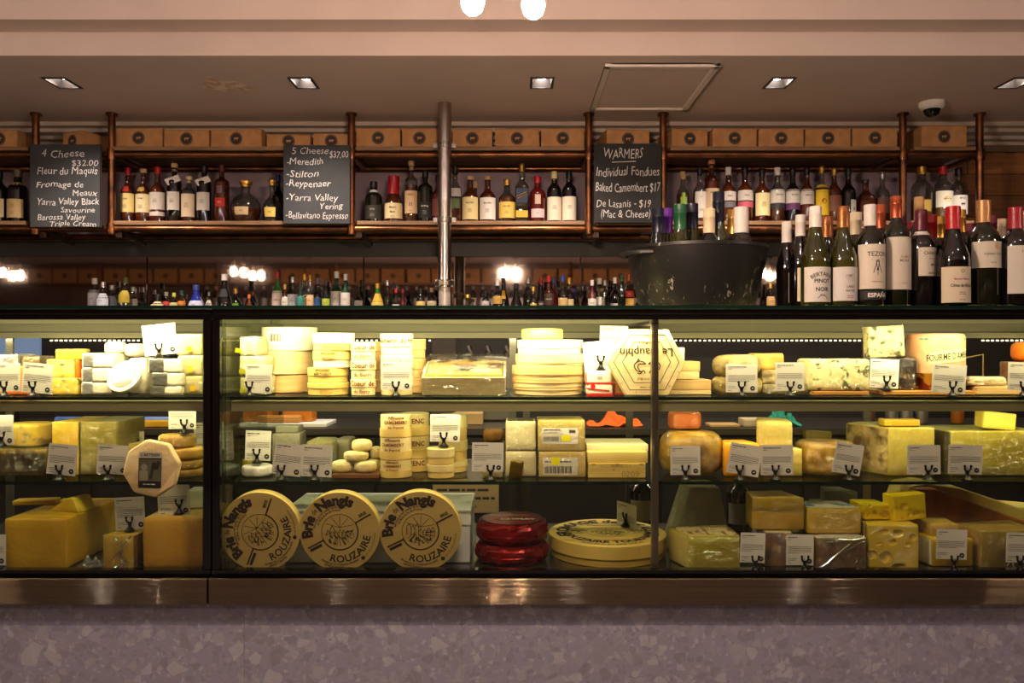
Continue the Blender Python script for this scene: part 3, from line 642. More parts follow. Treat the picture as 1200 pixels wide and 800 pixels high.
# ================================================================== CHEESES AND BOXES IN THE CASE
def ZB(zb, Y): return zb if zb < 3 else Z(zb, Y)
YELL = P((226, 190, 86), 0.5, 0, (214, 174, 70), 8, .3, .7, bump=.1, bscale=60); GOLDY = P((222, 176, 66), .45, 0, (206, 156, 48), 8, .3, .7, bump=.1, bscale=50)
SWISS = P((236, 206, 62), .4, 0, (226, 192, 48), 8, .3, .7, coat=.2); PALEY = P((232, 212, 140), .5, 0, (222, 196, 116), 9, .3, .7, bump=.1, bscale=60)
CREAMC = P((238, 226, 190), .5, 0, (230, 214, 170), 10, .3, .7, bump=.1, bscale=50); WHITEC = P((236, 230, 212), .5, 0, (226, 216, 192), 10, .3, .7, bump=.3, bscale=40)
RIND = P((150, 108, 58), .7, 0, (104, 72, 40), 22, .35, .65, bump=.3, bscale=60); GREYR = P((168, 156, 126), .75, 0, (128, 116, 92), 26, .35, .65, bump=.35, bscale=50)
MOTTLE = P((196, 170, 110), .7, 0, (110, 78, 40), 30, .40, .62, bump=.3, bscale=60); TANR = P((206, 168, 104), .6, 0, (176, 132, 74), 18, .35, .65, bump=.2, bscale=40)
BLUEV = P((234, 222, 176), .55, 0, (84, 92, 62), 40, .54, .62, bump=.25, bscale=60); BLUEY = P((228, 198, 100), .5, 0, (84, 92, 60), 36, .57, .65, bump=.25, bscale=60)
MIMO = P((222, 126, 40), .5, 0, (206, 108, 30), 14, .3, .7, bump=.1, bscale=60); BROWNR = P((168, 100, 48), .6, 0, (130, 74, 36), 14, .35, .65, bump=.15, bscale=40); OLIVEC = P((150, 136, 60), .5, 0, (122, 108, 44), 8, .35, .65)
DARKR = P((84, 74, 44), .6, 0, (58, 50, 30), 16, .35, .65, bump=.2, bscale=40)
WPAPER = P((236, 230, 214), .45, 0, (226, 218, 196), 8, .35, .65, bump=.5, bscale=22); FOIL = P((190, 190, 188), .34, .8, bump=.6, bscale=26); REDF = P((150, 20, 24), .26, .6, (92, 10, 14), 9, .35, .7, bump=.35, bscale=30)
GFOIL = P((150, 126, 60), .25, .8, (96, 84, 46), 14, .35, .65, bump=.7, bscale=20)
def film(o, off=.0008, m=None, nz=.0012):
    """cling film pulled round a cheese: a slightly larger crumpled skin"""
    bm = bmesh.new(); bm.from_mesh(o.data); bm.normal_update()
    sd = Vector((random.random() * 40, random.random() * 40, 3))
    for v in bm.verts: v.co += v.normal * (off + nz * (noise.noise(v.co * 55 + sd) + .5))
    zm = min(v.co.z for v in o.data.vertices)
    zx = max(v.co.z for v in o.data.vertices) + .0012
    for v in bm.verts: v.co.z = min(max(v.co.z, zm), zx)
    me = bpy.data.meshes.new('cling_film'); bm.to_mesh(me); bm.free()
    me.materials.clear(); me.materials.append(m or FILM)
    for p in me.polygons: p.material_index = 0; p.use_smooth = True
    f = bpy.data.objects.new('cling_film', me); COL.objects.link(f); f.parent = o; return f
CREASE = GL((250, 250, 245), .45, .14, .6)
def creases(o, n=9):
    """folded ridges where a loose clear bag is pulled tight over the front face"""
    vs = [v.co for v in o.data.vertices]; y0 = min(v.y for v in vs); fr = [v for v in vs if v.y < y0 + .012]
    x0, x1 = min(v.x for v in fr), max(v.x for v in fr); z1 = max(v.z for v in fr); rr = random.Random(int(abs(o.location.x) * 1e4)); q = MB()
    for k in range(n):
        a = (rr.uniform(x0, x1), rr.choice((.0, z1, rr.uniform(0, z1)))); b = (rr.uniform(x0, x1), rr.uniform(0, z1)); m = 6; w2 = rr.uniform(.001, .0034); pv = []
        for i in range(m + 1):
            t_ = i / m; x = a[0] + (b[0] - a[0]) * t_ + .002 * noise.noise(Vector((t_ * 3, k, 1))); z = max(a[1] + (b[1] - a[1]) * t_, .006); ww = w2 * (1 - t_ * .8)
            d = Vector((b[0] - a[0], b[1] - a[1])); nn = Vector((-d.y, d.x)).normalized() * ww if d.length else Vector((ww, 0))
            pv += [(x - nn.x, y0 - .0042, z - nn.y), (x, y0 - .0065, z), (x + nn.x, y0 - .0042, z + nn.y)]
        q.add(pv, [f for i in range(m) for f in ((3 * i, 3 * i + 3, 3 * i + 4, 3 * i + 1), (3 * i + 1, 3 * i + 4, 3 * i + 5, 3 * i + 2))], 0)
    q.build('film_crease', CREASE, o)
def blk(name, lab, cat, x0, x1, yt, zb, Y, d, m, ms=None, mt=None, rz=0, wrap=False, grp=None, taper=0, nz=.0012, bev=.004, foot=None, rot=None, sub=3, topslope=0):
    """a cut block: front face from photo px x0..x1, top front edge at yt, standing on zb; ms: right, back, left side materials"""
    z0 = ZB(zb, Y); x0m, x1m = X(x0, Y), X(x1, Y); h = Z(yt, Y) - z0 - .001; w_ = x1m - x0m - .003
    xc = (x0m + x1m) / 2
    if foot is None: foot = [(-w_ / 2, -d / 2), (w_ / 2, -d / 2), (w_ / 2 - taper, d / 2), (-w_ / 2 + taper, d / 2)]
    else: foot = [(px * w_ / 2, py * d / 2) for px, py in foot]
    mats = [m]; n = len(foot); si = [0] * n
    for k, mm in (ms or {}).items():
        if mm not in mats: mats.append(mm)
        si[k] = mats.index(mm)
    ti = 0
    if mt:
        if mt not in mats: mats.append(mt)
        ti = mats.index(mt)
    q = MB(); q.prism(foot, 0, h, 0, si, ti)
    if topslope:
        for i in range(n, 2 * n): v = q.v[i]; q.v[i] = (v[0], v[1], v[2] + topslope * (v[1] + d / 2))
    o = q.build(name, mats, None, (xc, Y + d / 2, z0 + .001), rot or (0, 0, R(rz)), bevel=min(bev, h * .3), sub=sub, nz=nz, clampz=9.0 if topslope else h)
    tag(o, lab, cat, grp)
    if wrap: film(o)
    return o
def wheel(name, lab, cat, x0, x1, yt, zb, Yc, m, rnd=.25, wrap=False, grp=None, mt=None, nz=.0015, seg=36, squash=1, ringm=None):
    r = U(x1 - x0, Yc) / 2; Yf = Yc - r; z0 = ZB(zb, Yf); h = Z(yt, Yf) - z0 - .002; b = min(rnd * h, r * .45); xc = (X(x0, Yc) + X(x1, Yc)) / 2
    pr = [(r * .05, 0)] + [(r - b, 0)] + [(r - b + b * math.sin(R(a)), b - b * math.cos(R(a))) for a in (22, 45, 67, 90)] + [(r, h * .5)] + [(r - b + b * math.cos(R(a)), h - b + b * math.sin(R(a))) for a in (0, 23, 45, 68, 90)] + [(r * .5, h + .001), (r * .04, h + .001)]
    q = MB(); q.lathe(pr, seg=seg)
    if squash != 1: q.v = [(x, y * squash, z) for x, y, z in q.v]
    o = q.build(name, m, None, (xc, Yc, z0 + .001), nz=nz)
    o.data.polygons.foreach_set('use_smooth', [True] * len(o.data.polygons))
    tag(o, lab, cat, grp)
    if wrap: film(o)
    return o
def rbox(lab, x0, x1, yt, zb, Yc, base=WOOD, lidm=WOODH, lidf=.5, grp=None, text=None, tcol=(150, 100, 60), name='cheese_box', top=None, lip=.0025, text2=None):
    """round wooden chip box: base with an overlapping lid, stapled seam"""
    r = U(x1 - x0, Yc) / 2; Yf = Yc - r; z0 = ZB(zb, Yf); h = Z(yt, Yf) - z0; xc = (X(x0, Yc) + X(x1, Yc)) / 2
    t = thing(name, lab, 'cheese box', (xc, Yc, z0 + .001), (0, 0, R(random.uniform(-8, 8))), grp)
    h -= .001; zl = h * (1 - lidf)
    q = MB(); q.lathe([(r - lip - .001, 0), (r - lip, .001), (r - lip, h - .002 if lip > 0 else zl + .003)], seg=40, smooth=True)
    mats = [base]
    if text2: mats.append(P(text2[1], .8)); q.decal(text2d(text2[0], min(h * .30, .018), .01), on_cyl(r - lip + .0016, zl * .5), 1)
    q.build('base', mats, t)
    q = MB(); q.lathe([(r - .0012, zl), (r, zl + .001), (r, h - .0015), (r - .0015, h)], seg=40)
    a = R(-60); q.box(r * math.cos(a) - .0012, r * math.cos(a) + .0012, r * math.sin(a) - .001, r * math.sin(a) + .0015, zl + .003, h - .003)
    mats = [lidm]
    if text:
        mats.append(P(tcol, .8)); rows = text if isinstance(text, list) else [text]; n = len(rows); sz = min((h - zl) / n * .92, .022)
        for i, s in enumerate(rows): q.decal(text2d(s, sz, .022), on_cyl(r + .0016, zl + (h - zl) * (n - i - .5) / n), 1)
    q.build('lid', mats, t)
    return t
def pack(name, lab, x0, x1, yt, zb, Y, d, m, frontdecal=None, cat='cheese', rz=0, grp=None, nz=.002, bev=.006, sub=4, mats=(), wrap=False, rot=None):
    o = blk(name, lab, cat, x0, x1, yt, zb, Y, d, m, rz=rz, grp=grp, nz=nz, bev=bev, sub=sub, rot=rot)
    h = Z(yt, Y) - ZB(zb, Y)
    if frontdecal:
        q = MB(); fd = frontdecal
        for k, dd in enumerate(fd): q.decal(dd[0], on_front(0, -d / 2 - nz * 1.3 - .0006 - .0004 * k, h / 2), k)
        q.build('printed_label', [P(dd[1], .6) for dd in fd], o)
    if wrap: film(o)
    return o
# ---------------------------------------------------------------- price cards in bull-horn clips
CLIP = P((18, 16, 15), .3, .6)
def holder_mesh():
    q = MB(); q.lathe([(.0165, 0), (.0170, .002), (.014, .004), (.010, .008), (.0055, .013), (.0045, .02)], seg=16)
    q.tube([(0, 0, .018), (0, -.001, .027)], .0055, 8)
    for s in (-1, 1):
        q.tube([(0, -.001, .024), (s * .006, -.002, .028), (s * .0092, -.003, .033), (s * .0092, -.004, .041)], [.004, .0034, .003, .0028], 8)
        q.lathe([(.0, -.0042), (.0034, -.0025), (.004, 0), (.0034, .0025), (0, .004)], (s * .0100, -.004, .043), 8)
    return q
_h = None
def card(lab, x0, x1, y0, y1, hx, zb, Y, roll=0, yaw=0, seed=0, lean=0):
    global _h
    z0 = ZB(zb, Y); hxm = X(hx, Y)
    t = thing('price_card', lab, 'price card', (hxm, Y, z0 + .001), (0, 0, R(yaw)), 'price cards in the cheese case')
    if _h is None: _h = holder_mesh().build('clip', CLIP, t)
    else: c = _h.copy(); COL.objects.link(c); c.parent = t
    w_, h_ = U(x1 - x0, Y), U(y1 - y0, Y); cxx = (X(x0, Y) + X(x1, Y)) / 2 - hxm; cz = Z((y0 + y1) / 2, Y) - z0
    rr = random.Random(seed * 7 + int(hx)); n = 6
    q = MB()
    f = lambda u, v: (u, .004 + .0022 * math.sin((u / w_ + .5) * 3.14), v)
    for k in range(n):
        u0, u1 = -w_ / 2 + w_ * k / n, -w_ / 2 + w_ * (k + 1) / n
        q.add([f(u0, -h_ / 2), f(u1, -h_ / 2), f(u1, h_ / 2), f(u0, h_ / 2)], [(0, 1, 2, 3)], 0)
        b = lambda u, v: (f(u, v)[0], f(u, v)[1] + .0007, v)
        q.add([b(u0, -h_ / 2), b(u1, -h_ / 2), b(u1, h_ / 2), b(u0, h_ / 2)], [(3, 2, 1, 0)], 0)
    g2 = lambda u, v: (u, f(u, v)[1] - .0006, v)
    L_ = -w_ / 2 + w_ * .07
    ink = words2d(L_, L_ + w_ * rr.uniform(.32, .6), h_ * .40, h_ * .028, rnd=rr) + words2d(L_, L_ + w_ * .12, h_ * .33, h_ * .018, rnd=rr)
    grey = []
    for i in range(rr.choice((4, 5, 5))): grey += words2d(L_, w_ * (.43 if i < 4 else rr.uniform(-.1, .3)), h_ * (.10 - .052 * i), h_ * .019, rnd=rr)
    for i in range(2): grey += words2d(L_, L_ + w_ * rr.uniform(.2, .4), h_ * (-.29 - .05 * i), h_ * .018, rnd=rr)
    grey += words2d(L_, L_ + w_ * .14, -h_ * .43, h_ * .02, rnd=rr)
    q.decal(ink, g2, 1); q.decal(grey, g2, 2); q.decal(disc2d(h_ * .085, (w_ * .35, -h_ * .36)), g2, 1); 
    g3 = lambda u, v: (u, f(u, v)[1] - .0010, v)
    q.decal(cow2d(h_ * .055, (w_ * .35, -h_ * .36)), g3, 0)
    q.build('card', [PAPER, INK, GREYINK], t, loc=(cxx, 0, cz), rot=(R(lean), R(-roll), 0))
    return t
F1, F2, F3 = .075, .075, .06     # clip rows on the three levels

# ================================================================== TOP SHELF, left case
random.seed(21)
BX = lambda r=1: None
blk('wrapped_cheese', 'dark foil wrapped cheese behind the leftmost price card on the top shelf', 'cheese', -8, 21, 415, Z1, .22, .10, FOIL, nz=.004)
blk('cheese_wedge', 'deep orange cheese behind the two leftmost top price cards', 'cheese', -6, 34, 429, Z1, .14, .07, MIMO)
blk('wrapped_cheese', 'dark wrapped cheese behind the second price card on the top shelf', 'cheese', 24, 47, 417, Z1, .23, .09, P((120, 108, 84), .3, .4, bump=.7, bscale=30), nz=.003)
blk('cheese_wedge', 'blue veined yellow cheese at the bottom of the pile beside the silver packets', 'blue cheese', 56, 93, 443, Z1, .13, .12, BLUEY, rz=-6, wrap=True)
blk('cheese_wedge', 'blue veined yellow cheese in the middle of the pile', 'blue cheese', 52, 84, 421, 443.6, .14, .10, BLUEY, rz=8, wrap=True)
blk('cheese_wedge', 'orange faced cheese piece beside the middle blue cheese', 'cheese', 85, 93, 421, 443.6, .15, .09, MIMO)
blk('cheese_wedge', 'yellow cheese wedge on top of the blue cheese pile', 'cheese', 64, 101, 409, 421.6, .15, .09, YELL, foot=[(-1, -1), (1, -1), (.3, 1), (-.6, 1)])
card('leftmost price card on the top shelf, cut by the edge', -13, 23, 426, 459, 5, Z1, F1, 0, 0, 1)
card('price card second from the left on the top shelf, before the orange cheese', 25, 61, 426, 461, 38.5, Z1, F1, -5, 0, 2)
SILP = P((206, 206, 202), .28, .5, bump=.6, bscale=24)
for i, (yt, zb, lab) in enumerate(((448, Z1, 'lowest of the three silver and white packets beside the blue cheese'), (431, 448.5, 'middle of the three silver and white packets beside the blue cheese'), (414, 431.5, 'topmost of the three silver and white packets beside the blue cheese'))):
    h0 = (94, 132)
    o = pack('wrapped_cheese', lab, 94 + i * .3, 132 + i * .5, yt, zb, .13, .11, WPAPER, grp='silver and white packets')
    hh = Z(yt, .13) - ZB(zb, .13)
    w_ = U(38, .13); q = MB(); q.box(-w_ / 2 + .006, -w_ / 2 + .040, -.0585, .056, .003, hh + .0008); q.build('foil_window', FOIL, o, bevel=.004, sub=3, nz=.0015)
pack('wrapped_cheese', 'plump white wrapped cheese between the silver packets and the foil striped packets', 148, 172, 419, Z1, .16, .12, WPAPER, nz=.004, bev=.012)
wheel('cheese_round', 'white round cheese with frilly paper on the silver packets', 'cheese', 124, 147, 400, 414.3, .20, WPAPER, .3, nz=.003)
wheel('cheese_round', 'smooth white round cheese behind the tilted top price card', 'cheese', 147, 172, 402.5, 418.4, .21, WHITEC, .4)
for i, (yt, zb, lab) in enumerate(((452.5, Z1, 'lowest foil striped white packet under the tilted top price card'), (437, 453, 'middle foil striped white packet under the tilted top price card'), (420.5, 437.5, 'topmost foil striped white packet under the tilted top price card'))):
    dx = (2, 6, 0)[i]
    o = pack('wrapped_cheese', lab, 173 + dx, 213 + dx * .3, yt, zb, .12, .11, WPAPER, grp='foil striped white packets')
    hh = Z(yt, .12) - ZB(zb, .12); w_ = U(40, .12); q = MB(); q.box(-w_ / 2 + .004, -w_ / 2 + .052, -.0585, .056, .002, hh + .0008); q.build('foil_stripe', P((146, 146, 140), .34, .8, bump=.6, bscale=26), o, bevel=.004, sub=3, nz=.0015)
WX = P((236, 224, 186), .4, 0, (226, 210, 164), 8, .35, .65, bump=.4, bscale=24, coat=.2)
for yt, zb, x0, lab in ((440, Z1, 213, 'bottom cream wrapped wedge beside the double black post'), (416, 440.5, 207, 'middle cream wrapped wedge beside the double black post'), (391, 416.5, 205, 'top cream wrapped wedge beside the double black post, with loose film')):
    o = pack('wrapped_cheese', lab, x0, 237, yt, zb, .14, .13, WX, grp='cream wrapped wedges by the post', nz=.003, bev=.008, wrap=True)
    q = MB(); q.box(-.004, .012, -.071, -.070, .012, .028); q.build('yellow_sticker', P((236, 186, 30), .5), o)
wheel('blue_disc', 'dark blue banded disc behind the tilted top price card', 'cheese', 196, 212, 403, 420.2, .20, P((30, 44, 70), .4), .2)
# tilted small white cheese in paper case
t = thing('small_round_cheese', 'small white round cheese in a ridged paper case, tilted to show its label', 'cheese', (X(146, .10), .098, Z1 + .016), (R(62), R(-14), 0))
q = MB(); q.lathe([(.040, -.030), (.048, -.004), (.0535, .0), (.0535, .006), (.047, .008), (.001, .008)], (0, .050, 0), 30); q.build('case', P((236, 230, 212), .5, bump=.2, bscale=40), t)
q = MB(); q.lathe([(.0405, .0082), (.040, .0092), (.001, .0092)], (0, .050, 0), 30); q.build('foil_ring', P((120, 118, 110), .4, .4), t)
q = MB(); q.decal(rect2d(-.034, .034, -.020, .022), on_top(0, .050, .0097), 0); q.decal(mosquito(.008), on_top(.018, .052, .0101), 1); q.decal(words2d(-.028, .006, 0, .003), on_top(0, .046, .0101), 1); q.build('label', [WHITE, INK], t)
card('tilted price card highest on the left top shelf, standing on a foil striped packet', 167, 206, 380, 416, 186.5, Z(420, .12) + .001, .135, 6, 0, 3)

# ---------------------------------------------------------------- top shelf, middle
random.seed(22)
WRP = P((232, 224, 184), .4, 0, (222, 210, 164), 8, .35, .65, bump=.5, bscale=22, coat=.25)
for yt, zb, x0, x1, lab in ((441, Z1, 280, 311, 'bottom wrapped creamy cheese inside the long case next to the double post'), (417, 441.5, 280, 309, 'middle wrapped creamy cheese inside the long case next to the double post'), (394, 417.5, 279, 301, 'top wrapped creamy cheese inside the long case next to the double post')):
    o = pack('wrapped_cheese', lab, x0, x1, yt, zb, .105, .12, WRP, grp='wrapped creamy cheeses by the post', nz=.003, bev=.008, wrap=True)
    q = MB(); q.add([(-.03, -.0875, .012), (-.008, -.0875, .010), (-.012, -.0875, .024), (-.028, -.0875, .026)], [(0, 1, 2, 3)]); q.build('green_sticker', P((190, 190, 50), .5), o)
card('price card before the three white drums on the top shelf', 287, 318, 427, 461, 292.5, Z1, F1, -2, 0, 4)
DRUM = P((240, 232, 212), .5, 0, (228, 216, 188), 5, .35, .65)
rbox('bottom wooden drum of the three stacked behind a price card', 309, 366, 439, Z1, .31, WOOD, WOOD, .96, 'stacked cheese drums', lip=.0005)
rbox('middle wooden drum of the three stacked, second from the top', 305, 367, 411, 439, .31, PALEWOOD, PALEWOOD, .96, 'stacked cheese drums', lip=.0005)
o = rbox('top white drum of the three stacked, with a barcode label', 308, 371, 383, 411, .31, DRUM, DRUM, .97, 'stacked cheese drums', lip=.0005)
q = MB(); r_ = U(63, .31) / 2 + .0008
q.lathe([(r_, .022), (r_, .062)], seg=8, a0=-122, a1=-84); q.decal(sum([rect2d(-.022 + k * .0035, -.020 + k * .0035 + (k % 3) * .0006, -.012, .014) for k in range(12)], []), on_cyl(r_ + .0006, .042, -97), 1); q.build('barcode_label', [WHITE, GREYINK], o)
EP = ['EPOISSES', 'BERTHAUT']
GB = 'stacked orange-lettered cheese boxes'
LBX = P((232, 206, 140), .5, 0, (222, 192, 122), 5, .35, .65); WLID = P((240, 232, 206), .4, 0, (230, 220, 190), 6, .35, .65)
rbox('bottom box of the lettered stack beside the wooden drums', 361, 409, 449, Z1, .17, LBX, LBX, .45, GB, text2=('Berthaut', (170, 130, 60)))
rbox('second box from the bottom of the lettered stack beside the drums', 361, 408, 431, 449, .17, LBX, LBX, .55, GB, EP, (40, 20, 6))
rbox('third box from the bottom of the lettered stack, shifted to the right', 367, 412, 411, 431, .17, WLID, LBX, .55, GB, ['EPOISSES', 'berthaut'], (44, 22, 8))
rbox('top box of the lettered stack with a white lid', 367, 415, 390, 411, .17, LBX, WLID, .6, GB, text2=("L'EPOISSES", (44, 22, 8)))
GT = 'narrow pale boxes with red script'
PBX = P((240, 226, 186), .5, 0, (230, 212, 166), 6, .35, .65); RSC = (110, 24, 10)
for yt, zb, lab in ((444.5, Z1, 'bottom narrow pale box with red script'), (422.5, 444.5, 'middle narrow pale box with red script'), (401, 422.5, 'top narrow pale box with red script')):
    rbox(lab, 411, 440.5, yt, zb, .14, PBX, PBX, .5, GT, 'Coeur de', RSC, text2=('du Berry', RSC))
for yt, zb, lab in ((446, Z1, 'bottom golden box in the stack squeezed behind the red script boxes'), (424, 446, 'middle golden box in the stack squeezed behind the red script boxes'), (400, 424, 'top golden box in the stack squeezed behind the red script boxes')):
    rbox(lab, 424, 450, yt, zb, .28, WOOD, WOOD, .5, 'golden boxes behind the red script boxes')
for yt, zb, lab in ((442, Z1, 'bottom tall pale box behind the middle price card of the top shelf'), (416.5, 442, 'middle tall pale box behind the middle price card of the top shelf'), (391, 416.5, 'top tall pale box showing red script above the middle price card')):
    rbox(lab, 446, 484, yt, zb, .15, PBX, PBX, .6, 'tall pale boxes behind the card', 'Vacherin du Ht', RSC)
for yt, zb, lab in ((443, Z1, 'bottom golden box in the stack left of the leaf crate'), (420, 443, 'middle golden box in the stack left of the leaf crate'), (397, 420, 'top golden box in the stack left of the leaf crate')):
    rbox(lab, 470, 499, yt, zb, .27, WOOD, WOODH, .55, 'golden boxes left of the leaf crate')
card('price card before the tall pale boxes in the middle of the top shelf', 446, 482, 424, 457, 464, Z1, F1, 0, 0, 5)
# leaf-wrapped cheese in a film covered crate, tipped forward on a block
CY = .105; w_ = U(97, CY); d_ = .17; hf = .058
t = thing('cheese_crate', 'wooden crate of leaf wrapped cheese under cling film, tipped towards the front', 'crate', (X(543.5, CY), CY, Z1 + .002), (R(16), 0, 0))
q = MB()
for a in ((-w_ / 2, w_ / 2, 0, .006, 0, hf), (-w_ / 2, w_ / 2, d_ - .006, d_, 0, hf), (-w_ / 2, -w_ / 2 + .006, .006, d_ - .006, 0, hf), (w_ / 2 - .006, w_ / 2, .006, d_ - .006, 0, hf), (-w_ / 2 + .006, w_ / 2 - .006, .006, d_ - .006, 0, .005)): q.box(*a)
q.build('crate', PALEWOOD, t, bevel=.001, bseg=1)
q = MB(); q.box(-w_ / 2 + .009, w_ / 2 - .009, .009, d_ - .009, .006, hf + .010); q.build('leaf_wrapped_cheese', P((186, 158, 90), .6, 0, (150, 122, 62), 7, .35, .65, bump=.4, bscale=18), t, bevel=.012, sub=4, nz=.004)
LEAF = P((74, 54, 26), .7, 0, (50, 36, 18), 30)
for k, (lx, ly, sc_) in enumerate(((-.075, .13, .022), (0, .055, .032), (.095, .07, .028), (.03, .14, .020))):
    q = MB(); pts = [(lx + sc_ * (1 + .35 * math.cos(5 * a)) * math.cos(a), ly + sc_ * .8 * (1 + .35 * math.sin(5 * a + 1)) * math.sin(a), hf + .019 + .003 * math.sin(3 * a)) for a in [2 * math.pi * i / 20 for i in range(20)]]
    q.add(pts + [(x, y, z + .0012) for x, y, z in pts], [tuple(range(19, -1, -1)), tuple(range(20, 40))] + [(i, (i + 1) % 20, 20 + (i + 1) % 20, 20 + i) for i in range(20)]); q.build('leaf', LEAF, t)
q = MB(); n = 18
gv = [(-w_ / 2 - .004 + (w_ + .008) * i / n, -.003 + (d_ + .006) * j / n, hf + .027 + .003 * noise.noise(Vector((i * .7, j * .7, 3))) - .012 * (i in (0, n)) - .012 * (j in (0, n))) for j in range(n + 1) for i in range(n + 1)]
q.add(gv, [(j * (n + 1) + i, j * (n + 1) + i + 1, (j + 1) * (n + 1) + i + 1, (j + 1) * (n + 1) + i) for j in range(n) for i in range(n)], 0, True)
gf = [(-w_ / 2 - .004 + (w_ + .008) * i / n, -.005 + .003 * noise.noise(Vector((i * .9, j * .9, 9))), .001 + (hf + .010) * j / 8) for j in range(9) for i in range(n + 1)]
q.add(gf, [(j * (n + 1) + i, j * (n + 1) + i + 1, (j + 1) * (n + 1) + i + 1, (j + 1) * (n + 1) + i) for j in range(8) for i in range(n)], 0, True); q.build('cling_film', GL((252, 252, 246), .94, .16, .10, 1.0, 18), t)
q = MB(); q.box(X(505, .2), X(585, .2), .20, .265, Z1 + .001, Z1 + .026); tag(q.build('wooden_block', WOOD, bevel=.001), 'wooden block propping up the back of the leaf cheese crate', 'block')
# big round boxes
GBIG = 'large round wooden boxes in a stack'
rbox('lowest large round box of the big stack in the middle of the top shelf', 601, 683, 455, Z1, .21, PALEWOOD, WOODH, .35, GBIG)
rbox('second large round box from the bottom of the big stack', 600, 684, 443, 455, .21, PALEWOOD, WOOD, .55, GBIG)
rbox('third large round box from the bottom of the big stack', 600, 684.5, 429, 443, .21, WOOD, WOODH, .8, GBIG)
rbox('fourth large round box from the bottom of the big stack, pale and seamed', 604, 686.5, 415, 429, .21, PALEWOOD, PALEWOOD, .8, GBIG)
rbox('white topmost large round box under the small cream cheese', 606, 683, 398, 415, .21, DRUM, DRUM, .6, GBIG)
wheel('cheese_round', 'small cream cheese on top of the large round boxes', 'cheese', 611, 660, 384.5, 398, .21, P((236, 214, 140), .5, 0, (224, 196, 116), 8, bump=.2), .22)
# red and white packets, hexagon box
RW = P((236, 226, 208), .5)
t1 = pack('cheese_packet', 'red edged white packet at the bottom, with a red heart mark', 687, 719, 450.5, Z1, .12, .09, RW, [(rect2d(-.042, .042, -.019, -.012) + line2d((-.042, .004), (.03, -.004), .005), (190, 30, 40)), (disc2d(.008, (-.022, .010)), (190, 30, 40))], 'packet', grp='red and white packets', nz=.0008)
pack('cheese_packet', 'red edged white packet on top, with a small barcode', 686, 718, 434.5, 450.8, .12, .09, RW, [(rect2d(-.042, .042, -.021, -.015) + rect2d(-.042, -.039, -.018, .02), (190, 30, 40)), (sum([rect2d(-.006 + k * .003, -.0045 + k * .003, -.006, .006) for k in range(6)], []), (90, 84, 80))], 'packet', grp='red and white packets', nz=.0008)
pack('cheese_packet', 'brownish red edged packet half behind the hexagon box', 719.5, 735, 449, Z1, .135, .08, P((186, 142, 96), .6), [(rect2d(-.02, .02, -.018, -.013) + rect2d(-.02, -.017, -.015, .018), (180, 40, 40)), (sum([rect2d(-.004 + k * .003, -.0025 + k * .003, -.006, .006) for k in range(5)], []), (80, 70, 60))], 'packet', nz=.0008)
blk('paper_packet', 'plain kraft packet behind the red and white packets', 'packet', 690, 728, 434, Z1, .24, .06, P((190, 150, 100), .7))
card('price card clipped on the red and white packets', 684, 721, 400, 436, 704, Z(434.5, .12) + .001, .15, 5, 0, 6)
card('upper price card behind the hexagon box, near the roof of the case', 703, 736, 382, 416, 726, Z(434, .24) + .001, .27, -1, 0, 7)
HY = .075; hxw = U(91, HY) / 2; hh = U(77, HY) / 2
t = thing('hexagon_cheese_box', 'pale hexagonal wooden cheese box standing upside down behind the steel post', 'cheese box', (X(757.5, HY), HY, Z1 + hh + .004), (R(-5), 0, 0))
hexp = [(-hxw, 0), (-.52 * hxw, -hh), (.55 * hxw, -hh), (hxw, 0), (.58 * hxw, hh), (-.50 * hxw, hh)]
q = MB(); q.slab(hexp, 0, .046, 0)
q.build('box', PALEWOOD, t, bevel=.0015, bseg=1)
sc_ = lambda k, w2=.0020: poly2d([(x * k, z * k) for x, z in hexp], w2, True)
fl = lambda shp: [([(-u, -v) for u, v in vs], fs) for vs, fs in shp]
q = MB(); dol = poly2d([(-.9, .2), (-.5, .55), (0, .62), (.5, .4), (.75, 0), (.6, -.5), (.2, -.85), (-.2, -.9), (.1, -.6), (.25, -.2), (.1, .15), (-.3, .2), (-.9, .2)], .15) + poly2d([(0, .6), (.1, .95), (.35, .5)], .15) + poly2d([(-.2, -.9), (-.6, -.7), (-.8, -1.1)], .15) + poly2d([(-.4, -.85), (-.1, -1.2), (.3, -1.1)], .15)
q.decal(sc_(.84) + sc_(.62), on_front(0, -.0012, 0), 0)
for k in range(12):
    a = k * math.pi / 6 + .2; q.decal(line2d((hxw * .86 * math.cos(a) * .97, hh * .92 * math.sin(a)), (hxw * .93 * math.cos(a) * .97, hh * .99 * math.sin(a)), .0012), on_front(0, -.0012, 0), 0)
q.decal(fl(sh(text2d('Le Dauphin', .036, .012), 0, -.030)), on_front(0, -.0016, 0), 1)
q.decal(fl([([(u * .022 + .022, -v * .022 + .010) for u, v in vs], fs) for vs, fs in dol]), on_front(0, -.0016, 0), 0)
q.decal(fl([([(-u * .022 - .026, -v * .022 + .010) for u, v in vs], fs) for vs, fs in dol]), on_front(0, -.0016, 0), 0)
q.decal(fl(arc2d(.022, 0, 180, .0014, c=(0, -.066)) + sh(text2d('F.M.D', .010, .01), 0, -.058) + sh(text2d('FRENCH CHEESE', .007, .02), -.005, .078) + sh(text2d('FABRICATION', .006, .02), 0, -.080) + sh(text2d('DOUBLE', .010, .01), .01, .052)), on_front(0, -.0016, 0), 1)
q.build('printed_face', [P((24, 16, 8), .8), P((20, 14, 8), .8), PALEWOOD], t)
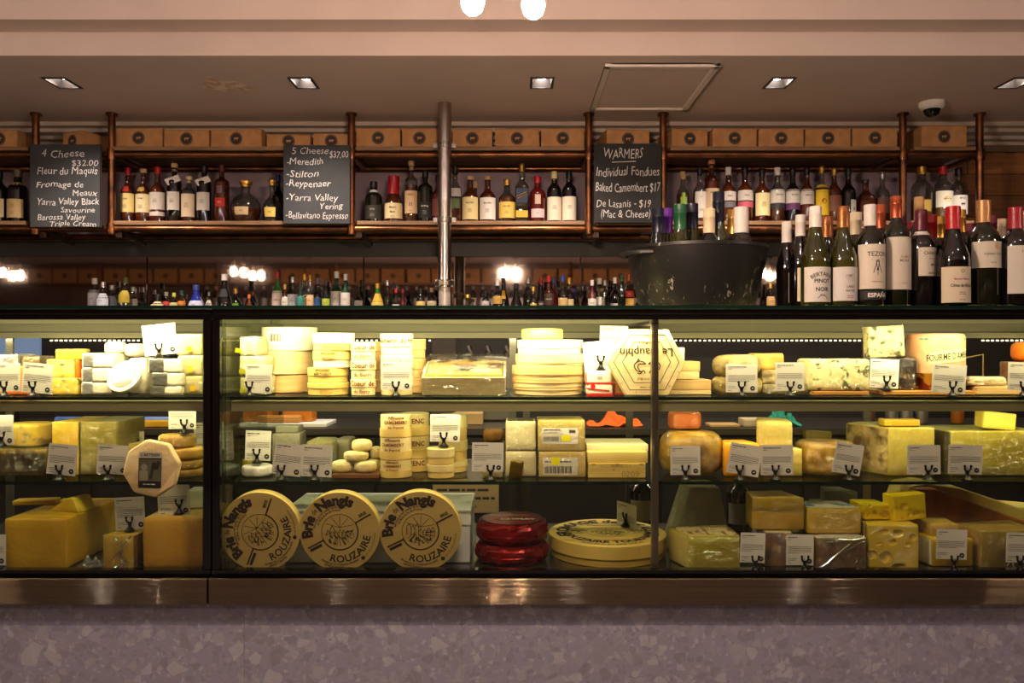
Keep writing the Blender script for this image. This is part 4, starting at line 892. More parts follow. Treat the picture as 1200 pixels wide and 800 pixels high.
# small stacked boxes right of the post
for x0, x1, yt, zb, lab in ((776, 834, 457.5, Z1, 'bottom wooden box of the stepped stack right of the steel post'), (778, 834, 445, 457.5, 'second wooden box of the stepped stack, as wide as the bottom one'), (782, 820, 435.5, 445, 'third, narrower wooden box of the stepped stack'), (783, 821, 423.5, 435.5, 'topmost narrow wooden box of the stepped stack')):
    blk('wooden_box', lab, 'cheese box', x0, x1, yt, zb, .15, .12, WOOD if yt in (423.5, 445) else PALEWOOD, nz=0, bev=.0015, sub=0, grp='stepped wooden boxes by the post')
o = blk('paper_sheet', 'white folded paper on the stepped wooden boxes', 'paper', 786, 803, 407, 423.3, .20, .02, WPAPER, nz=.002)

# ---------------------------------------------------------------- top shelf, right
random.seed(23)
NAT = P((200, 182, 132), .6, 0, (122, 102, 66), 30, .38, .66, bump=.35, bscale=40)
wheel('cheese_round', 'bottom rustic round cheese in film, first right of the stepped boxes', 'cheese', 834, 892, 442, Z1, .19, NAT, .42, wrap=True)
wheel('cheese_round', 'top rustic round cheese in film, first right of the stepped boxes', 'cheese', 835, 891, 416, 442, .19, NAT, .45, wrap=True)
blk('cheese_wedge', 'bottom grey rinded cheese behind the second right-hand top card', 'cheese', 893, 951, 450, Z1, .15, .12, GREYR, wrap=True, nz=.003, bev=.012)
blk('cheese_wedge', 'middle mottled tan cheese behind the second right-hand top card', 'cheese', 893, 940, 433.5, 450.4, .16, .11, NAT, wrap=True, nz=.002, bev=.01)
blk('cheese_wedge', 'top tan cheese with a cut face above the second right-hand top card', 'cheese', 881, 928, 414, 433.8, .18, .10, TANR, ms={1: BLUEV}, nz=.002, bev=.008, foot=[(-1, -1), (.6, -1), (1, .6), (-.8, 1)])
card('price card before the two rustic round cheeses', 851, 888, 427, 460, 869, Z1, F1, 0, 0, 8)
card('price card before the stacked grey and tan cheeses', 909, 943, 425, 458, 926, Z1, F1, 0, 0, 9)
def board(lab, x0, x1, yt, Y, d, m=WOOD, zb=None): return blk('wooden_board', lab, 'board', x0, x1, yt, Z1 if zb is None else zb, Y, d, m, nz=0, bev=.002, sub=0)
board('wooden board under the long blue cheese', 953, 1019, 458.5, .12, .16, P((190, 140, 84), .6, 0, (150, 104, 60), 4, stretch=(1, 10, 10)))
blk('blue_cheese', 'long blue veined cheese block lying on a board', 'blue cheese', 949, 1021, 420.5, 458.3, .125, .13, BLUEV, ms={3: CREAMC}, nz=.002, bev=.012, wrap=True)
board('long wooden board under the square blue cheese and the printed roll', 1036, 1144, 458, .13, .15, P((200, 150, 90), .6, 0, (160, 112, 62), 4, stretch=(1, 10, 10)))
board('pale wooden board at the right end of the top shelf', 1146, 1235, 453, .14, .16, WOOD)
DPK = P((40, 34, 36), .25, .3, (170, 132, 60), 34, .60, .64, bump=.5, bscale=30)
blk('dark_packet', 'dark shiny packet with gold flecks between the square blue cheese and the printed roll', 'packet', 1040, 1076, 419.5, 457.7, .16, .09, DPK, nz=.002, bev=.008, wrap=True)
o = blk('blue_cheese', 'square blue veined cheese standing on the dark packet', 'blue cheese', 1019, 1062, 381.5, 419.0, .17, .05, BLUEV, nz=.0015, bev=.006, rot=(0, R(-3), 0), wrap=True)
card('price card below the square blue cheese', 1020, 1054, 421, 455, 1039, Z(458, .13) + .001, .14, -3, 0, 10)
# printed cylinder
wc = X(1097, .22); wr = U(62, .22) / 2; z0 = Z(457.7, .16)
t = thing('cheese_roll', 'tall cylinder of cheese in pink printed paper with dark red foil foot', 'cheese', (wc, .225, Z(458, .13) + .0006))
hc = Z(391, .225 - wr) - z0
q = MB(); q.lathe([(wr * .97, 0), (wr, .004), (wr, hc * .36)], seg=36); q.build('foil_foot', P((90, 22, 26), .3, .5, (176, 126, 50), 26, .52, .60, bump=.5, bscale=26), t)
q = MB(); q.lathe([(wr + .0008, hc * .30), (wr + .001, hc * .5), (wr + .0006, hc * .93), (wr * .96, hc * .985), (wr * .88, hc), (.002, hc)], seg=36)
q.decal(sum([rect2d(-.058 + .012 * k, -.046 + .012 * k, -.019, .019) for k in range(11)], []), lambda u, v: ((wr + .0016) * math.cos(R(-90) + u / wr), (wr + .0016) * math.sin(R(-90) + u / wr), hc * .60 + v + .10 * u), 1)
q.decal(sh(text2d("FOURME D'AMBERT", .030, .015, squeeze=.60), .012, 0), lambda u, v: ((wr + .0022) * math.cos(R(-90) + u / wr), (wr + .0022) * math.sin(R(-90) + u / wr), hc * .60 + v + .10 * u), 2)
for a in (-50, 0, 50): q.decal(rect2d(-.014, .014, -.003, .003), on_cyl(wr + .0016, hc * .90, -90 + a), 3)
q.build('printed_paper', [P((204, 158, 130), .5, 0, (192, 144, 116), 10, bump=.3, bscale=20), P((236, 222, 170), .6), P((30, 50, 36), .7), P((80, 130, 120), .7)], t)
card('price card before the pink printed roll', 1093, 1133, 427, 461, 1116, Z1, F1, -4, 0, 11)
t = thing('wire_stand', 'thin brass wire stand behind the crumpled packet on the right top shelf', 'stand', (X(1140, .26), .26, Z(453, .14) + .0006))
q = MB(); q.tube([(U(12, .26), 0, 0), (U(12, .26), 0, .10), (-U(16, .26), 0, .085)], .0028, 8); q.lathe([(.02, 0), (.02, .003)], (U(12, .26), 0, 0), 14); q.build('wire', P((170, 150, 90), .3, .8), t)
blk('crumpled_packet', 'crumpled see-through packet lying on the pale board', 'packet', 1137, 1181, 441.5, 452.6, .16, .06, P((206, 190, 160), .3, .1, bump=.8, bscale=40), nz=.006, bev=.01, sub=5, wrap=True)
blk('wooden_box', 'dark wooden stand under the orange cheese at the right edge', 'box', 1188, 1240, 424, 452.6, .18, .08, DWOOD)
wheel('cheese_round', 'orange round cheese at the right edge of the top shelf', 'cheese', 1189, 1244, 400.5, 424, .22, MIMO, .3)
card('price card at the right end of the top shelf, cut by the edge', 1182, 1220, 425, 458, 1199, Z1, F1, -2, 0, 12)

# ================================================================== MIDDLE SHELF, left
random.seed(31)
card('leftmost price card on the middle shelf, cut by the edge', -20, 15, 487, 522, 2, Z(523, .10), .10, 2, 0, 20)
blk('wrapped_cheese', 'crumpled olive foil cheese at the left end of the middle shelf', 'cheese', -20, 54, 526, Z2, .13, .14, GFOIL, nz=.005, bev=.014, sub=5, wrap=True)
wheel('cheese_round', 'speckled yellow wheel in film on the crumpled olive foil', 'cheese', 12, 60, 497, 525.0, .22, P((214, 182, 70), .4, 0, (120, 104, 60), 22, .58, .66), .15, wrap=True)
blk('wrapped_cheese', 'tall blue lined yellow cheese block behind a price card, left middle shelf', 'blue cheese', 60, 92, 494, Z2, .16, .20, P((220, 184, 66), .35, 0, (212, 172, 56), 8), rz=0, ms={1: OLIVEC}, wrap=True)
blk('wrapped_cheese', 'olive wrapped half cheese with a round of film, right of the tall yellow block', 'cheese', 93.5, 137, 494, Z2, .16, .20, OLIVEC, wrap=True, nz=.003)
card('price card before the tall yellow block on the middle shelf', 55, 89, 521, 557, 70, Z2, F2, -6, 0, 21)
card('price card left of the artisan cheese on the middle shelf', 113, 149, 522, 556, 126.5, Z2, F2, -3, 0, 22)
blk('cheese_slab', 'low pale slab carrying the small card behind the artisan cheese', 'cheese', 142, 178, 520, Z2, .24, .10, PALEY)
card('small price card behind the artisan cheese', 141, 168, 506, 522, 158, Z(520, .24) + .001, .31, 0, 0, 23)
# L'ARTISAN octagonal cheese, wedged between glass and shelf edge
AY = .012; ar = U(34.5, AY)
t = thing('octagon_cheese', 'octagonal white wrapped cheese with black photo label leaning at the shelf edge', 'cheese', (X(175.5, AY), .0155, Z(549, AY)), (R(-3), 0, R(-4)))
oc = [(ar * math.cos(R(22.5 + 45 * k - 12)), ar * math.sin(R(22.5 + 45 * k - 12))) for k in range(8)]
q = MB(); q.slab(oc, 0, .028, 0); q.build('cheese', P((234, 206, 170), .5, 0, (222, 190, 150), 10, bump=.3, bscale=30), t, bevel=.006, sub=2, nz=.0008, clampz=0)
q = MB(); q.decal(rect2d(-.036, .036, -.058, .050), on_front(0, -.0018, 0), 0); q.decal(rect2d(-.036, .036, .032, .050), on_front(0, -.0022, 0), 1); q.decal(text2d("L'ARTISAN", .0125, .03), on_front(0, -.0027, .041), 0)
q.decal(rect2d(-.034, .034, -.036, .030), on_front(0, -.0021, -.002), 2); q.decal(disc2d(.010, (-.018, .006)) + rect2d(-.032, -.006, -.034, -.004), on_front(0, -.0026, -.002), 3); q.decal(poly2d([(.002, -.03), (.012, .02), (.02, .0), (.028, .024)], .010), on_front(0, -.0026, -.002), 4); q.decal(words2d(-.02, .02, 0, .003), on_front(0, -.0027, -.047), 1)
q.build('photo_label', [P((26, 24, 22), .5), P((206, 200, 186), .6), P((96, 92, 80), .6), P((150, 142, 126), .6), P((44, 42, 36), .6)], t)
PAD = P((222, 180, 110), .5, 0, (206, 160, 90), 12, bump=.2)
for yt, zb, x0, x1, lab in ((551, Z2, 196, 239, 'bottom tan round cheese of the stack beside the double post'), (540, 551, 197, 238, 'second tan round cheese of the stack beside the double post'), (526, 540, 195, 238, 'third tan round cheese of the stack beside the double post'), (510.5, 526, 187, 229, 'topmost tan round cheese in film under a price card')):
    wheel('cheese_round', lab, 'cheese', x0, x1, yt, zb, .17, PAD, .3, wrap=(yt > 530 or yt < 512), grp='tan round cheeses by the post')
card('price card standing on the stack of tan round cheeses', 197, 229, 473, 503, 216, Z(510.5, .10) + .0015, .14, 0, 0, 24)
card('price card against the double black post on the middle shelf', 227, 262, 495, 527, 244, Z2, .28, 3, 0, 25)
# ---------------------------------------------------------------- middle shelf, centre
random.seed(32)
for yt, zb, lab in ((514, 530, 'bottom smoked brown round of the little stack right of the double post'), (499, 514, 'middle smoked brown round of the little stack right of the double post'), (482, 499, 'top smoked brown round of the little stack right of the double post')):
    wheel('smoked_cheese', lab, 'cheese', 261, 281.5, yt, zb, .40, P((176, 116, 66), .45, 0, (146, 90, 48), 12), .45, grp='smoked brown rounds')
blk('cheese_tub', 'grey tub carrying the smoked brown rounds', 'tub', 260, 280.5, 530.5, Z2, .37, .06, P((120, 112, 92), .5))
blk('cheese_packet', 'yellow packet behind the white foil round at the post', 'packet', 283, 295, 538, Z2, .22, .04, P((206, 190, 90), .5), wrap=True)
wheel('cheese_round', 'white foil round cheese right of the double black post', 'cheese', 284, 319, 546.5, Z2, .16, P((236, 232, 222), .35, .1, bump=.7, bscale=26), .28, nz=.003)
card('price card standing on the white foil round', 287, 317, 505, 540, 301, Z(546, .10) + .002, .14, -2, 0, 26)
blk('cheese_packet', 'grey paper parcel with folded top behind the cards', 'packet', 318, 352, 508, Z2, .26, .12, P((150, 146, 126), .6, bump=.3), foot=[(-1, -1), (1, -1), (.8, 1), (-.8, 1)])
blk('cheese_packet', 'small folded grey carton on the grey paper parcel', 'packet', 322, 350, 499, 507.6, .28, .07, P((160, 156, 138), .6))
card('price card leaning first of the overlapping pair, middle shelf', 320, 354, 520, 557.5, 330, Z2, F2, -8, 0, 27)
card('price card second of the overlapping pair, middle shelf', 353, 389, 522, 559, 369, Z2, F2, -3, 0, 28)
blk('cheese_packet', 'pale packet with blue foot behind the overlapping price cards', 'packet', 322, 374, 552, Z2, .12, .06, P((196, 200, 196), .5, 0, (110, 150, 180), 5, .5, .6))
blk('cheese_log', 'wrapped grey log cheese lying behind the overlapping cards', 'cheese', 356, 392, 516, Z2, .22, .12, P((176, 168, 116), .5, 0, (140, 150, 150), 9, .5, .6), bev=.02, wrap=True)
blk('cheese_log', 'grey paper log right of the wrapped log', 'cheese', 391, 410, 515, Z2, .28, .12, P((150, 144, 118), .6), bev=.01)
board('dark wooden board under the small goat cheeses', 388, 444, 555.5, .10, .14, DWOOD, zb=Z2)
GOAT = P((234, 222, 176), .6, 0, (214, 198, 146), 20, .35, .65, bump=.4, bscale=50)
for x0, x1, yt, zb, Yc, lab in ((389, 413, 541, 555.3, .15, 'small goat cheese front left on the dark board'), (415, 441, 541.5, 555.3, .15, 'small goat cheese front right on the dark board'), (431, 446, 538, 553.5, .21, 'small goat cheese at the back right on the dark board'), (403, 432, 530.5, 541, .16, 'flat goat cheese lying on the front pair'), (412, 436, 516, 530, .17, 'topmost small goat cheese of the pile'), (434, 447, 524, 537.5, .21, 'grey goat cheese behind the topmost one')):
    wheel('goat_cheese', lab, 'cheese', x0, x1, yt, zb, Yc, GOAT, .38, grp='small goat cheeses on the board', nz=.002, seg=24)
CM = P((240, 226, 176), .5, 0, (228, 208, 150), 6, .35, .65); CMB = P((236, 210, 150), .5, 0, (222, 192, 126), 5, .35, .65)
for yt, zb, lab in ((539.5, Z2, 'bottom camembert box of the front stack on the middle shelf'), (513, 539.5, 'middle camembert box of the front stack on the middle shelf'), (486.5, 513, 'top camembert box of the front stack on the middle shelf')):
    rbox(lab, 446, 482, yt, zb, .15, CMB, CM, .66, 'camembert boxes in the front stack', ['Affineurs', 'CAMEMBERT', 'de france'], (120, 54, 24), lip=-.0022)
for yt, zb, lab in ((538, Z2, 'bottom box of the stack behind the camembert boxes'), (511, 538, 'middle box of the stack behind the camembert boxes'), (485, 511, 'top box of the stack behind the camembert boxes')):
    rbox(lab, 469, 503, yt, zb, .27, CMB, CM, .66, 'boxes behind the camembert stack', 'SAVENC', (120, 54, 24), lip=-.002)
for yt, zb, lab in ((545.5, Z2, 'bottom of the two small boxes under the middle shelf card'), (526.5, 545.5, 'upper of the two small boxes under the middle shelf card')):
    rbox(lab, 500.5, 533, yt, zb, .135, CMB, CM, .55, 'small boxes under a price card')
for yt, zb, lab in ((541, Z2, 'bottom box behind the small boxes under the middle shelf card'), (517, 541, 'middle box behind the small boxes under the middle shelf card'), (487, 517, 'top box behind the small boxes under the middle shelf card')):
    rbox(lab, 514, 548, yt, zb, .25, CMB, CM, .5, 'boxes behind the small boxes')
card('price card standing on the two small boxes', 504, 539, 486, 518, 520, Z(526.5, .08) + .002, .12, -1, 0, 29)
wheel('cheese_round', 'brown rinded round between the small boxes and white boxes', 'cheese', 566, 591, 503, 519, .26, RIND, .35)
blk('cheese_tub', 'grey tub under the brown rinded round', 'tub', 566, 592, 519.5, Z2, .21, .09, P((110, 102, 84), .5))
blk('cheese_packet', 'small pale packet behind the clip left of the white boxes', 'packet', 564, 589, 551, Z2, .11, .05, P((220, 206, 160), .5))
card('price card left of the stacked white boxes', 553, 590, 519, 553, 575, Z2, F2, -1, 0, 30)
WBX = P((230, 220, 186), .5, 0, (220, 208, 170), 8, bump=.1)
blk('cheese_packet', 'lower white paper cheese packet of the pair beside the labelled boxes', 'packet', 592, 629, 528.5, Z2, .13, .12, WBX, nz=.001, bev=.006, wrap=True)
blk('cheese_packet', 'upper white paper cheese packet of the pair, dark on top', 'packet', 592, 628.5, 493.5, 528.2, .13, .12, WBX, mt=DARKR, nz=.001, bev=.006, wrap=True)
blk('foil_packet', 'small slanted foil strip packet before the lower white packet', 'packet', 595, 612, 540, Z2, .10, .025, GFOIL, nz=.002, rot=(0, R(9), 0))
KR = P((206, 182, 120), .6, 0, (196, 170, 106), 8, .35, .65)
bar = lambda u0, v0, w2, h2, n=22: sum([rect2d(u0 + w2 * k / n, u0 + w2 * (k + (.35, .6, .8)[k * 7 % 3]) / n, v0, v0 + h2) for k in range(n)], [])
pack('labelled_box', 'lower kraft box with barcode label and yellow tag on the middle shelf', 631, 687, 529, Z2, .12, .15, KR, [(rect2d(-.062, .048, -.034, .022), (222, 214, 200)), (bar(-.058, -.028, .09, .022) + words2d(-.056, .03, .008, .004), (60, 56, 52)), (rect2d(-.036, -.008, -.002, .022), (226, 220, 40))], 'box', grp='kraft boxes with barcode labels', nz=.0006, bev=.003, wrap=True)
pack('labelled_box', 'upper kraft box with barcode label and yellow tag on the middle shelf', 630, 686, 492.5, 528.7, .12, .15, KR, [(rect2d(-.062, .052, -.026, .024), (222, 214, 204)), (bar(-.058, -.018, .05, .015) + words2d(-.056, .0, .018, .004) + words2d(-.056, -.01, .009, .002) + rect2d(.024, .044, .008, .018), (70, 66, 62)), (rect2d(.0, .028, -.018, .002), (226, 220, 40))], 'box', grp='kraft boxes with barcode labels', nz=.0006, bev=.003, wrap=True)
CR = P((214, 190, 124), .6, 0, (190, 162, 98), 5, .35, .65, stretch=(1, 8, 8))
t = thing('wooden_crate', 'shallow wooden crate stamped with faint numbers under the long flat box', 'crate', (X(723, .11), .11, Z2 + .001))
w2 = U(67, .11); hz = Z(543.5, .11) - Z2
q = MB(); q.box(-w2 / 2, w2 / 2, 0, .14, 0, hz); q.build('crate', CR, t, bevel=.001, bseg=1)
q = MB()
for k in range(3): q.box(-w2 / 2 + .01 + k * w2 * .42, -w2 / 2 + .022 + k * w2 * .42, -.0012, 0, hz - .004, hz + .0004)
q.decal(sh(text2d('0209', .026, .0, squeeze=1.1), .042, -.010), on_front(0, -.0011, hz / 2), 0); q.decal(poly2d([(-.05, .012), (.042, .012), (.042, .020), (-.05, .020)], .0012, True) + sh(text2d('FROMAGE', .008, .02), 0, .016), on_front(0, -.0011, hz / 2), 0); q.decal(disc2d(.003), on_front(-.01, -.0011, hz / 2 + .003), 0)
q.build('stamp', P((150, 134, 84), .8), t)
blk('flat_box', 'long flat pale box lying on the stamped crate, right of the labelled boxes', 'box', 688, 760, 529.5, 543.2, .12, .18, P((226, 204, 140), .5, 0, (214, 190, 124), 6), nz=.0005, bev=.003, sub=1)
blk('wooden_sheet', 'pale wooden sheet on the long flat box', 'sheet', 687, 760, 520.5, 529.2, .16, .16, P((236, 222, 180), .5), nz=.0005, bev=.002, sub=1)
# ---------------------------------------------------------------- middle shelf, right
random.seed(33)
GW = P((196, 158, 66), .3, 0, (126, 90, 34), 18, .38, .64, bump=.25, bscale=40)
wheel('cheese_round', 'big golden wheel in glossy film right of the steel post', 'cheese', 773, 846, 508, Z2, .20, GW, .48, wrap=True)
blk('mimolette_half', 'bright orange half cheese in film on the golden wheel', 'cheese', 785, 826, 484, .9125, .19, .09, MIMO, mt=MIMO, foot=[(-.8, -1), (.8, -1), (1, 0), (.8, 1), (-.8, 1), (-1, 0)], nz=.001, bev=.012, wrap=True, topslope=.03)
card('price card before the big golden wheel', 786, 821, 523, 557, 803, Z2, F2, 0, 0, 31)
ORG = P((236, 170, 50), .5, 0, (226, 156, 40), 8)
blk('cheese_wedge', 'bright yellow orange wedge behind the tilted card on the middle shelf', 'cheese', 847, 892, 519, Z2, .13, .10, ORG, foot=[(-1, -1), (1, -1), (.7, 1), (-.7, 1)], bev=.010)
blk('cheese_wedge', 'pale cheese block standing behind the card with the wrapped wedge on top', 'cheese', 894, 941, 526, Z2, .14, .10, PALEY, taper=.01)
blk('cheese_wedge', 'wrapped pale wedge with glossy film on top of the pale block', 'cheese', 886, 932, 495, 525.6, .15, .10, PALEY, foot=[(-.9, -.6), (.9, -1), (1, .4), (-.5, 1)], wrap=True, bev=.006, topslope=.1)
card('tilted price card before the yellow orange wedge', 854, 892, 521, 557, 866.5, Z2, F2, -10, 0, 32)
card('upright price card before the pale cheese block', 892, 930, 522, 557, 908.5, Z2, F2, 0, 0, 33)
wheel('cheese_round', 'flat golden wheel in wrinkled film left of the mottled block', 'cheese', 933, 1000, 520, Z2, .22, GW, .2, wrap=True, squash=.9)
blk('cheese_wedge', 'dark olive wedge lying behind the flat golden wheel', 'cheese', 943, 976, 505, Z2, .38, .05, OLIVEC, foot=[(-1, -1), (1, -1), (-.8, 1)])
card('tilted price card before the flat golden wheel', 978, 1011, 520, 556, 994.5, Z2, F2, -10, 0, 34)
blk('cheese_block', 'big pale cheese block with mottled brown rind on its left side', 'cheese', 1036, 1096, 501, Z2, .15, .20, P((206, 188, 92), .4, 0, (190, 168, 72), 7), ms={4: MOTTLE}, foot=[(-.82, -1), (1, -1), (1, 1), (-1, 1), (-1.72, .55)], wrap=True, nz=.0015)
blk('cheese_slice', 'small yellow slice lying on the big mottled rind block', 'cheese', 1036, 1079, 491.5, .9265, .17, .05, YELL)
card('price card before the big mottled rind block', 1064, 1103, 522, 556, 1087.5, Z2, F2, 0, 0, 35)
blk('cheese_block', 'big olive yellow block at the right end of the middle shelf', 'cheese', 1114, 1222, 505, Z2, .15, .20, P((180, 166, 70), .4, 0, (150, 134, 50), 5), ms={3: DARKR}, foot=[(-1, -1), (1, -1), (1, 1), (-1.2, .9)], wrap=True)
blk('cheese_slice', 'pale yellow square piece leaning on the big olive block', 'cheese', 1150, 1191, 483, .916, .17, .05, P((236, 216, 112), .5), rot=(0, R(6), R(4)))
card('price card before the big olive yellow block', 1112, 1152, 522, 556, 1133.5, Z2, F2, -2, 0, 36)

# ================================================================== BOTTOM DECK, left
random.seed(41)
blk('cheese_block', 'largest yellow cheese block at the bottom left', 'cheese', 4, 79, 607.5, Z3, .075, .33, P((200, 162, 58), .45, 0, (186, 146, 44), 6, bump=.1), bev=.007, sub=4, nz=.0015)
t_ = MB(); t_.slab([(-.062, 0), (.052, 0), (.030, .044), (.012, .046)], 0, .075); tag(t_.build('cheese_wedge', YELL, None, (X(76, .17), .17, Z(607.5, .075) + .0005), (0, 0, R(-14)), bevel=.002, sub=2, nz=.0006), 'small yellow triangle lying on the largest block', 'cheese')
blk('cheese_slab', 'flat yellow slab behind the small triangle on the largest block', 'cheese', 14, 62, 586, Z(607.5, .075) + .0005, .27, .05, GOLDY, rz=10)
card('price card at the bottom left edge, cut by the frame', -30, 6, 627, 663, -12, Z3, F3, 0, 0, 41)
o = blk('cheese_wedge', 'yellow wedge in creased clear wrap between two big blocks', 'cheese', 120, 156, 627, Z3, .08, .13, YELL, ms={1: RIND}, foot=[(-1, -1), (1, -1), (1.25, .6), (-.6, 1)], bev=.004)
film(o, .003, FILM2, .0015); creases(o)
def crumple(lab, x0, x1, y0, y1, Y, d, m=FILM2, name='crumpled_film'):
    n = 14; w2 = U(x1 - x0, Y); h2 = U(y1 - y0, Y); q = MB(); sd = random.random() * 50
    vs = [(-w2 / 2 + w2 * i / n, d * j / n + .01 * noise.noise(Vector((i, j, sd))), max(.0008, h2 * (.5 + .9 * noise.noise(Vector((i * .45, j * .45, sd)))) * math.sin(math.pi * (i + .5) / (n + 1)) * math.sin(math.pi * (j + .5) / (n + 1)))) for j in range(n + 1) for i in range(n + 1)]
    q.add(vs, [(j * (n + 1) + i, j * (n + 1) + i + 1, (j + 1) * (n + 1) + i + 1, (j + 1) * (n + 1) + i) for j in range(n) for i in range(n)], 0, False)
    return tag(q.build(name, m, None, ((X(x0, Y) + X(x1, Y)) / 2, Y, Z3 + .0005)), lab, 'plastic wrap')
crumple('crumpled clear wrap on the deck between the largest block and the wrapped wedge', 86, 122, 645, 664, .07, .06, GL((240, 240, 225), .7, .2, .4, 1.0, 40))
card('price card standing on the wrapped wedge at the bottom left', 134, 169, 583, 621, 152, Z(627, .08) + .003, .12, 3, 0, 42)
blk('cheese_block', 'big tan cheese block beside the double post on the bottom deck', 'cheese', 166, 238, 606, Z3, .08, .24, P((200, 156, 76), .5, 0, (186, 140, 62), 6, bump=.15), ms={3: TANR}, mt=P((206, 178, 120), .6, 0, (186, 150, 90), 14), bev=.010, sub=4, nz=.002)
card('price card standing on the big tan block by the double post', 184, 222, 568, 604, 210, Z(606, .08) + .002, .12, 3, 0, 43)
blk('plastic_tub', 'white tub beside the double post on the bottom deck', 'tub', 216, 236, 575, Z(606, .08) + .002, .20, .08, WHITE)
# ---------------------------------------------------------------- bottom deck: Brie de Nangis boxes
random.seed(42)
BRW = P((190, 166, 112), .55, 0, (180, 154, 98), 4, .35, .65, stretch=(1, 1, 6)); BINK = P((44, 32, 24), .8)
def engraving(r, seed):
    rr = random.Random(seed); o = arc2d(r, 0, 360, .0016, 48)
    for k in range(7):
        x = -r * .75 + k * r * .22; hb = r * rr.uniform(.1, .5); y0 = -r * .25
        o += poly2d([(x, y0), (x, y0 + hb), (x + r * .11, y0 + hb + r * .2), (x + r * .22, y0 + hb), (x + r * .22, y0)], .0017)
        for j in range(3): o += rect2d(x + r * .05, x + r * .09, y0 + r * .06 + j * r * .12, y0 + r * .12 + j * r * .12)
    for k in range(9):
        x = rr.uniform(-.6, .6) * r; y = rr.uniform(-.75, -.3) * r; o += rect2d(x, x + r * rr.uniform(.06, .16), y, y + r * .06) + disc2d(r * rr.uniform(.03, .06), (x, y + r * .1), 8)
    for k in range(5): o += line2d((0, r * .25), (r * .9 * math.cos(R(30 + 30 * k)), r * .9 * math.sin(R(30 + 30 * k))), .0014)
    for k in range(14):
        a = rr.uniform(180, 360); o += line2d((r * .3 * math.cos(R(a)), r * .3 * math.sin(R(a))), (r * .8 * math.cos(R(a + 12)), r * .8 * math.sin(R(a + 12))), .0016)
    return o
def brie_box(lab, cx, cyy, rpx, roll, yaw):
    Y = .05; r = U(rpx, Y); th = .034
    t = thing('brie_box', lab, 'cheese box', (X(cx, Y), Y - .012, Z3 + r + .0012), (R(5), 0, R(yaw)), 'round Brie de Nangis boxes on edge')
    q = MB(); n = 64
    def ring(rr, y): return [(rr * math.cos(2 * math.pi * i / n), y, rr * math.sin(2 * math.pi * i / n)) for i in range(n)]
    vs = ring(r - .001, 0) + ring(r, .001) + ring(r, th) ; q.add(vs, [tuple(range(n))] + [(k * n + (i + 1) % n, k * n + i, (k + 1) * n + i, (k + 1) * n + (i + 1) % n) for k in range(2) for i in range(n)] + [tuple(2 * n + n - 1 - i for i in range(n))], 0)
    q.build('box', BRW, t)
    ro = R(roll); k_ = r / .121
    fn = lambda u, v: (u * math.cos(ro) - v * math.sin(ro), -.0009, u * math.sin(ro) + v * math.cos(ro))
    q = MB()
    def arcw(parts, rt, a0):   # words of several sizes along the top arc
        tot = sum(tw(text2d(s, sz * k_, b, squeeze=sq_)) + .005 for s, sz, b, sq_ in parts); u = -tot / 2
        for s, sz, b, sq_ in parts:
            d = text2d(s, sz * k_, b, 'L', squeeze=sq_); q.decal(warp(sh(d, u, 0), polar_top(rt * k_, a0)), fn, 0); u += tw(d) + .005
    arcw([('Brie', .043, .055, 1.0), ('de', .024, .005, .8), ('Nangis', .043, .055, 1.0)], .098, 128)
    arcw([('fabriqué au lait entier de la région', .0095, .012, 1)], .077, 124); arcw([('en Brie et Ile de France', .0095, .012, 1)], .068, 124)
    q.decal(warp(text2d('ROUZAIRE', .031 * k_, .022), polar_bot(.083 * k_, 303)), fn, 0)
    q.decal(warp(text2d('FROMAGE A TOURNAN EN BRIE', .008 * k_, .02), polar_bot(.101 * k_, 272)), fn, 0); q.decal(warp(text2d('SEINE ET MARNE', .008 * k_, .02), polar_bot(.109 * k_, 262)), fn, 0)
    q.decal(warp(text2d('au lait de vache pasteurisé', .008 * k_, .0), polar_bot(.105 * k_, 338)), fn, 0)
    q.decal(disc2d(.006 * k_, (.106 * k_ * math.cos(R(313)), .106 * k_ * math.sin(R(313)))), fn, 0)
    q.decal(engraving(.054 * k_, cx) + arc2d(.0555 * k_, 205, 392, .0035, 40), fn, 0)
    for a in (32, 210):
        c, s_ = math.cos(R(a)), math.sin(R(a)); q.decal(line2d((.055 * k_ * c, .055 * k_ * s_), (.109 * k_ * c, .109 * k_ * s_), .005 * k_), fn, 0)
    c, s_ = math.cos(R(210)), math.sin(R(210)); q.decal(line2d((.066 * k_ * c - .010 * s_, .066 * k_ * s_ + .010 * c), (.106 * k_ * c - .010 * s_, .106 * k_ * s_ + .010 * c), .009 * k_), fn, 0)
    q.decal(sh(text2d('BRIE', .013 * k_, .03), .088 * k_ * math.cos(R(40)), .088 * k_ * math.sin(R(40)), R(32)), fn, 0)
    q.build('printed_face', BINK, t)
brie_box('first Brie de Nangis box on edge, beside the double post, its print rolled steeply', 306, 610, 47, 38, 0)
brie_box('middle Brie de Nangis box of the three standing on edge', 399, 614, 47, -2, 0)
brie_box('third Brie de Nangis box on edge, nearest the red foil cheeses', 493, 616, 47.5, -4, 0)
t = thing('polystyrene_box', 'long white polystyrene box with lid behind the three Brie boxes', 'box', (X(442, .14), .14, Z3 + .001))
wq = U(218, .14); hq = Z(597, .14) - Z3
q = MB(); q.box(-wq / 2, wq / 2, 0, .28, 0, hq * .68); q.build('body', P((206, 206, 206), .6), t, bevel=.004)
q = MB(); q.box(-wq / 2 - .003, wq / 2 + .003, -.003, .283, hq * .69, hq); q.build('lid', P((216, 214, 206), .6), t, bevel=.006)
blk('cheese_wedge', 'yellow cheese wedge half behind the first Brie box', 'cheese', 286, 300, 634, Z3, .12, .10, GOLDY)
crumple('clear wrap lying in the corner below the first Brie box', 268, 292, 655, 666, .09, .03)
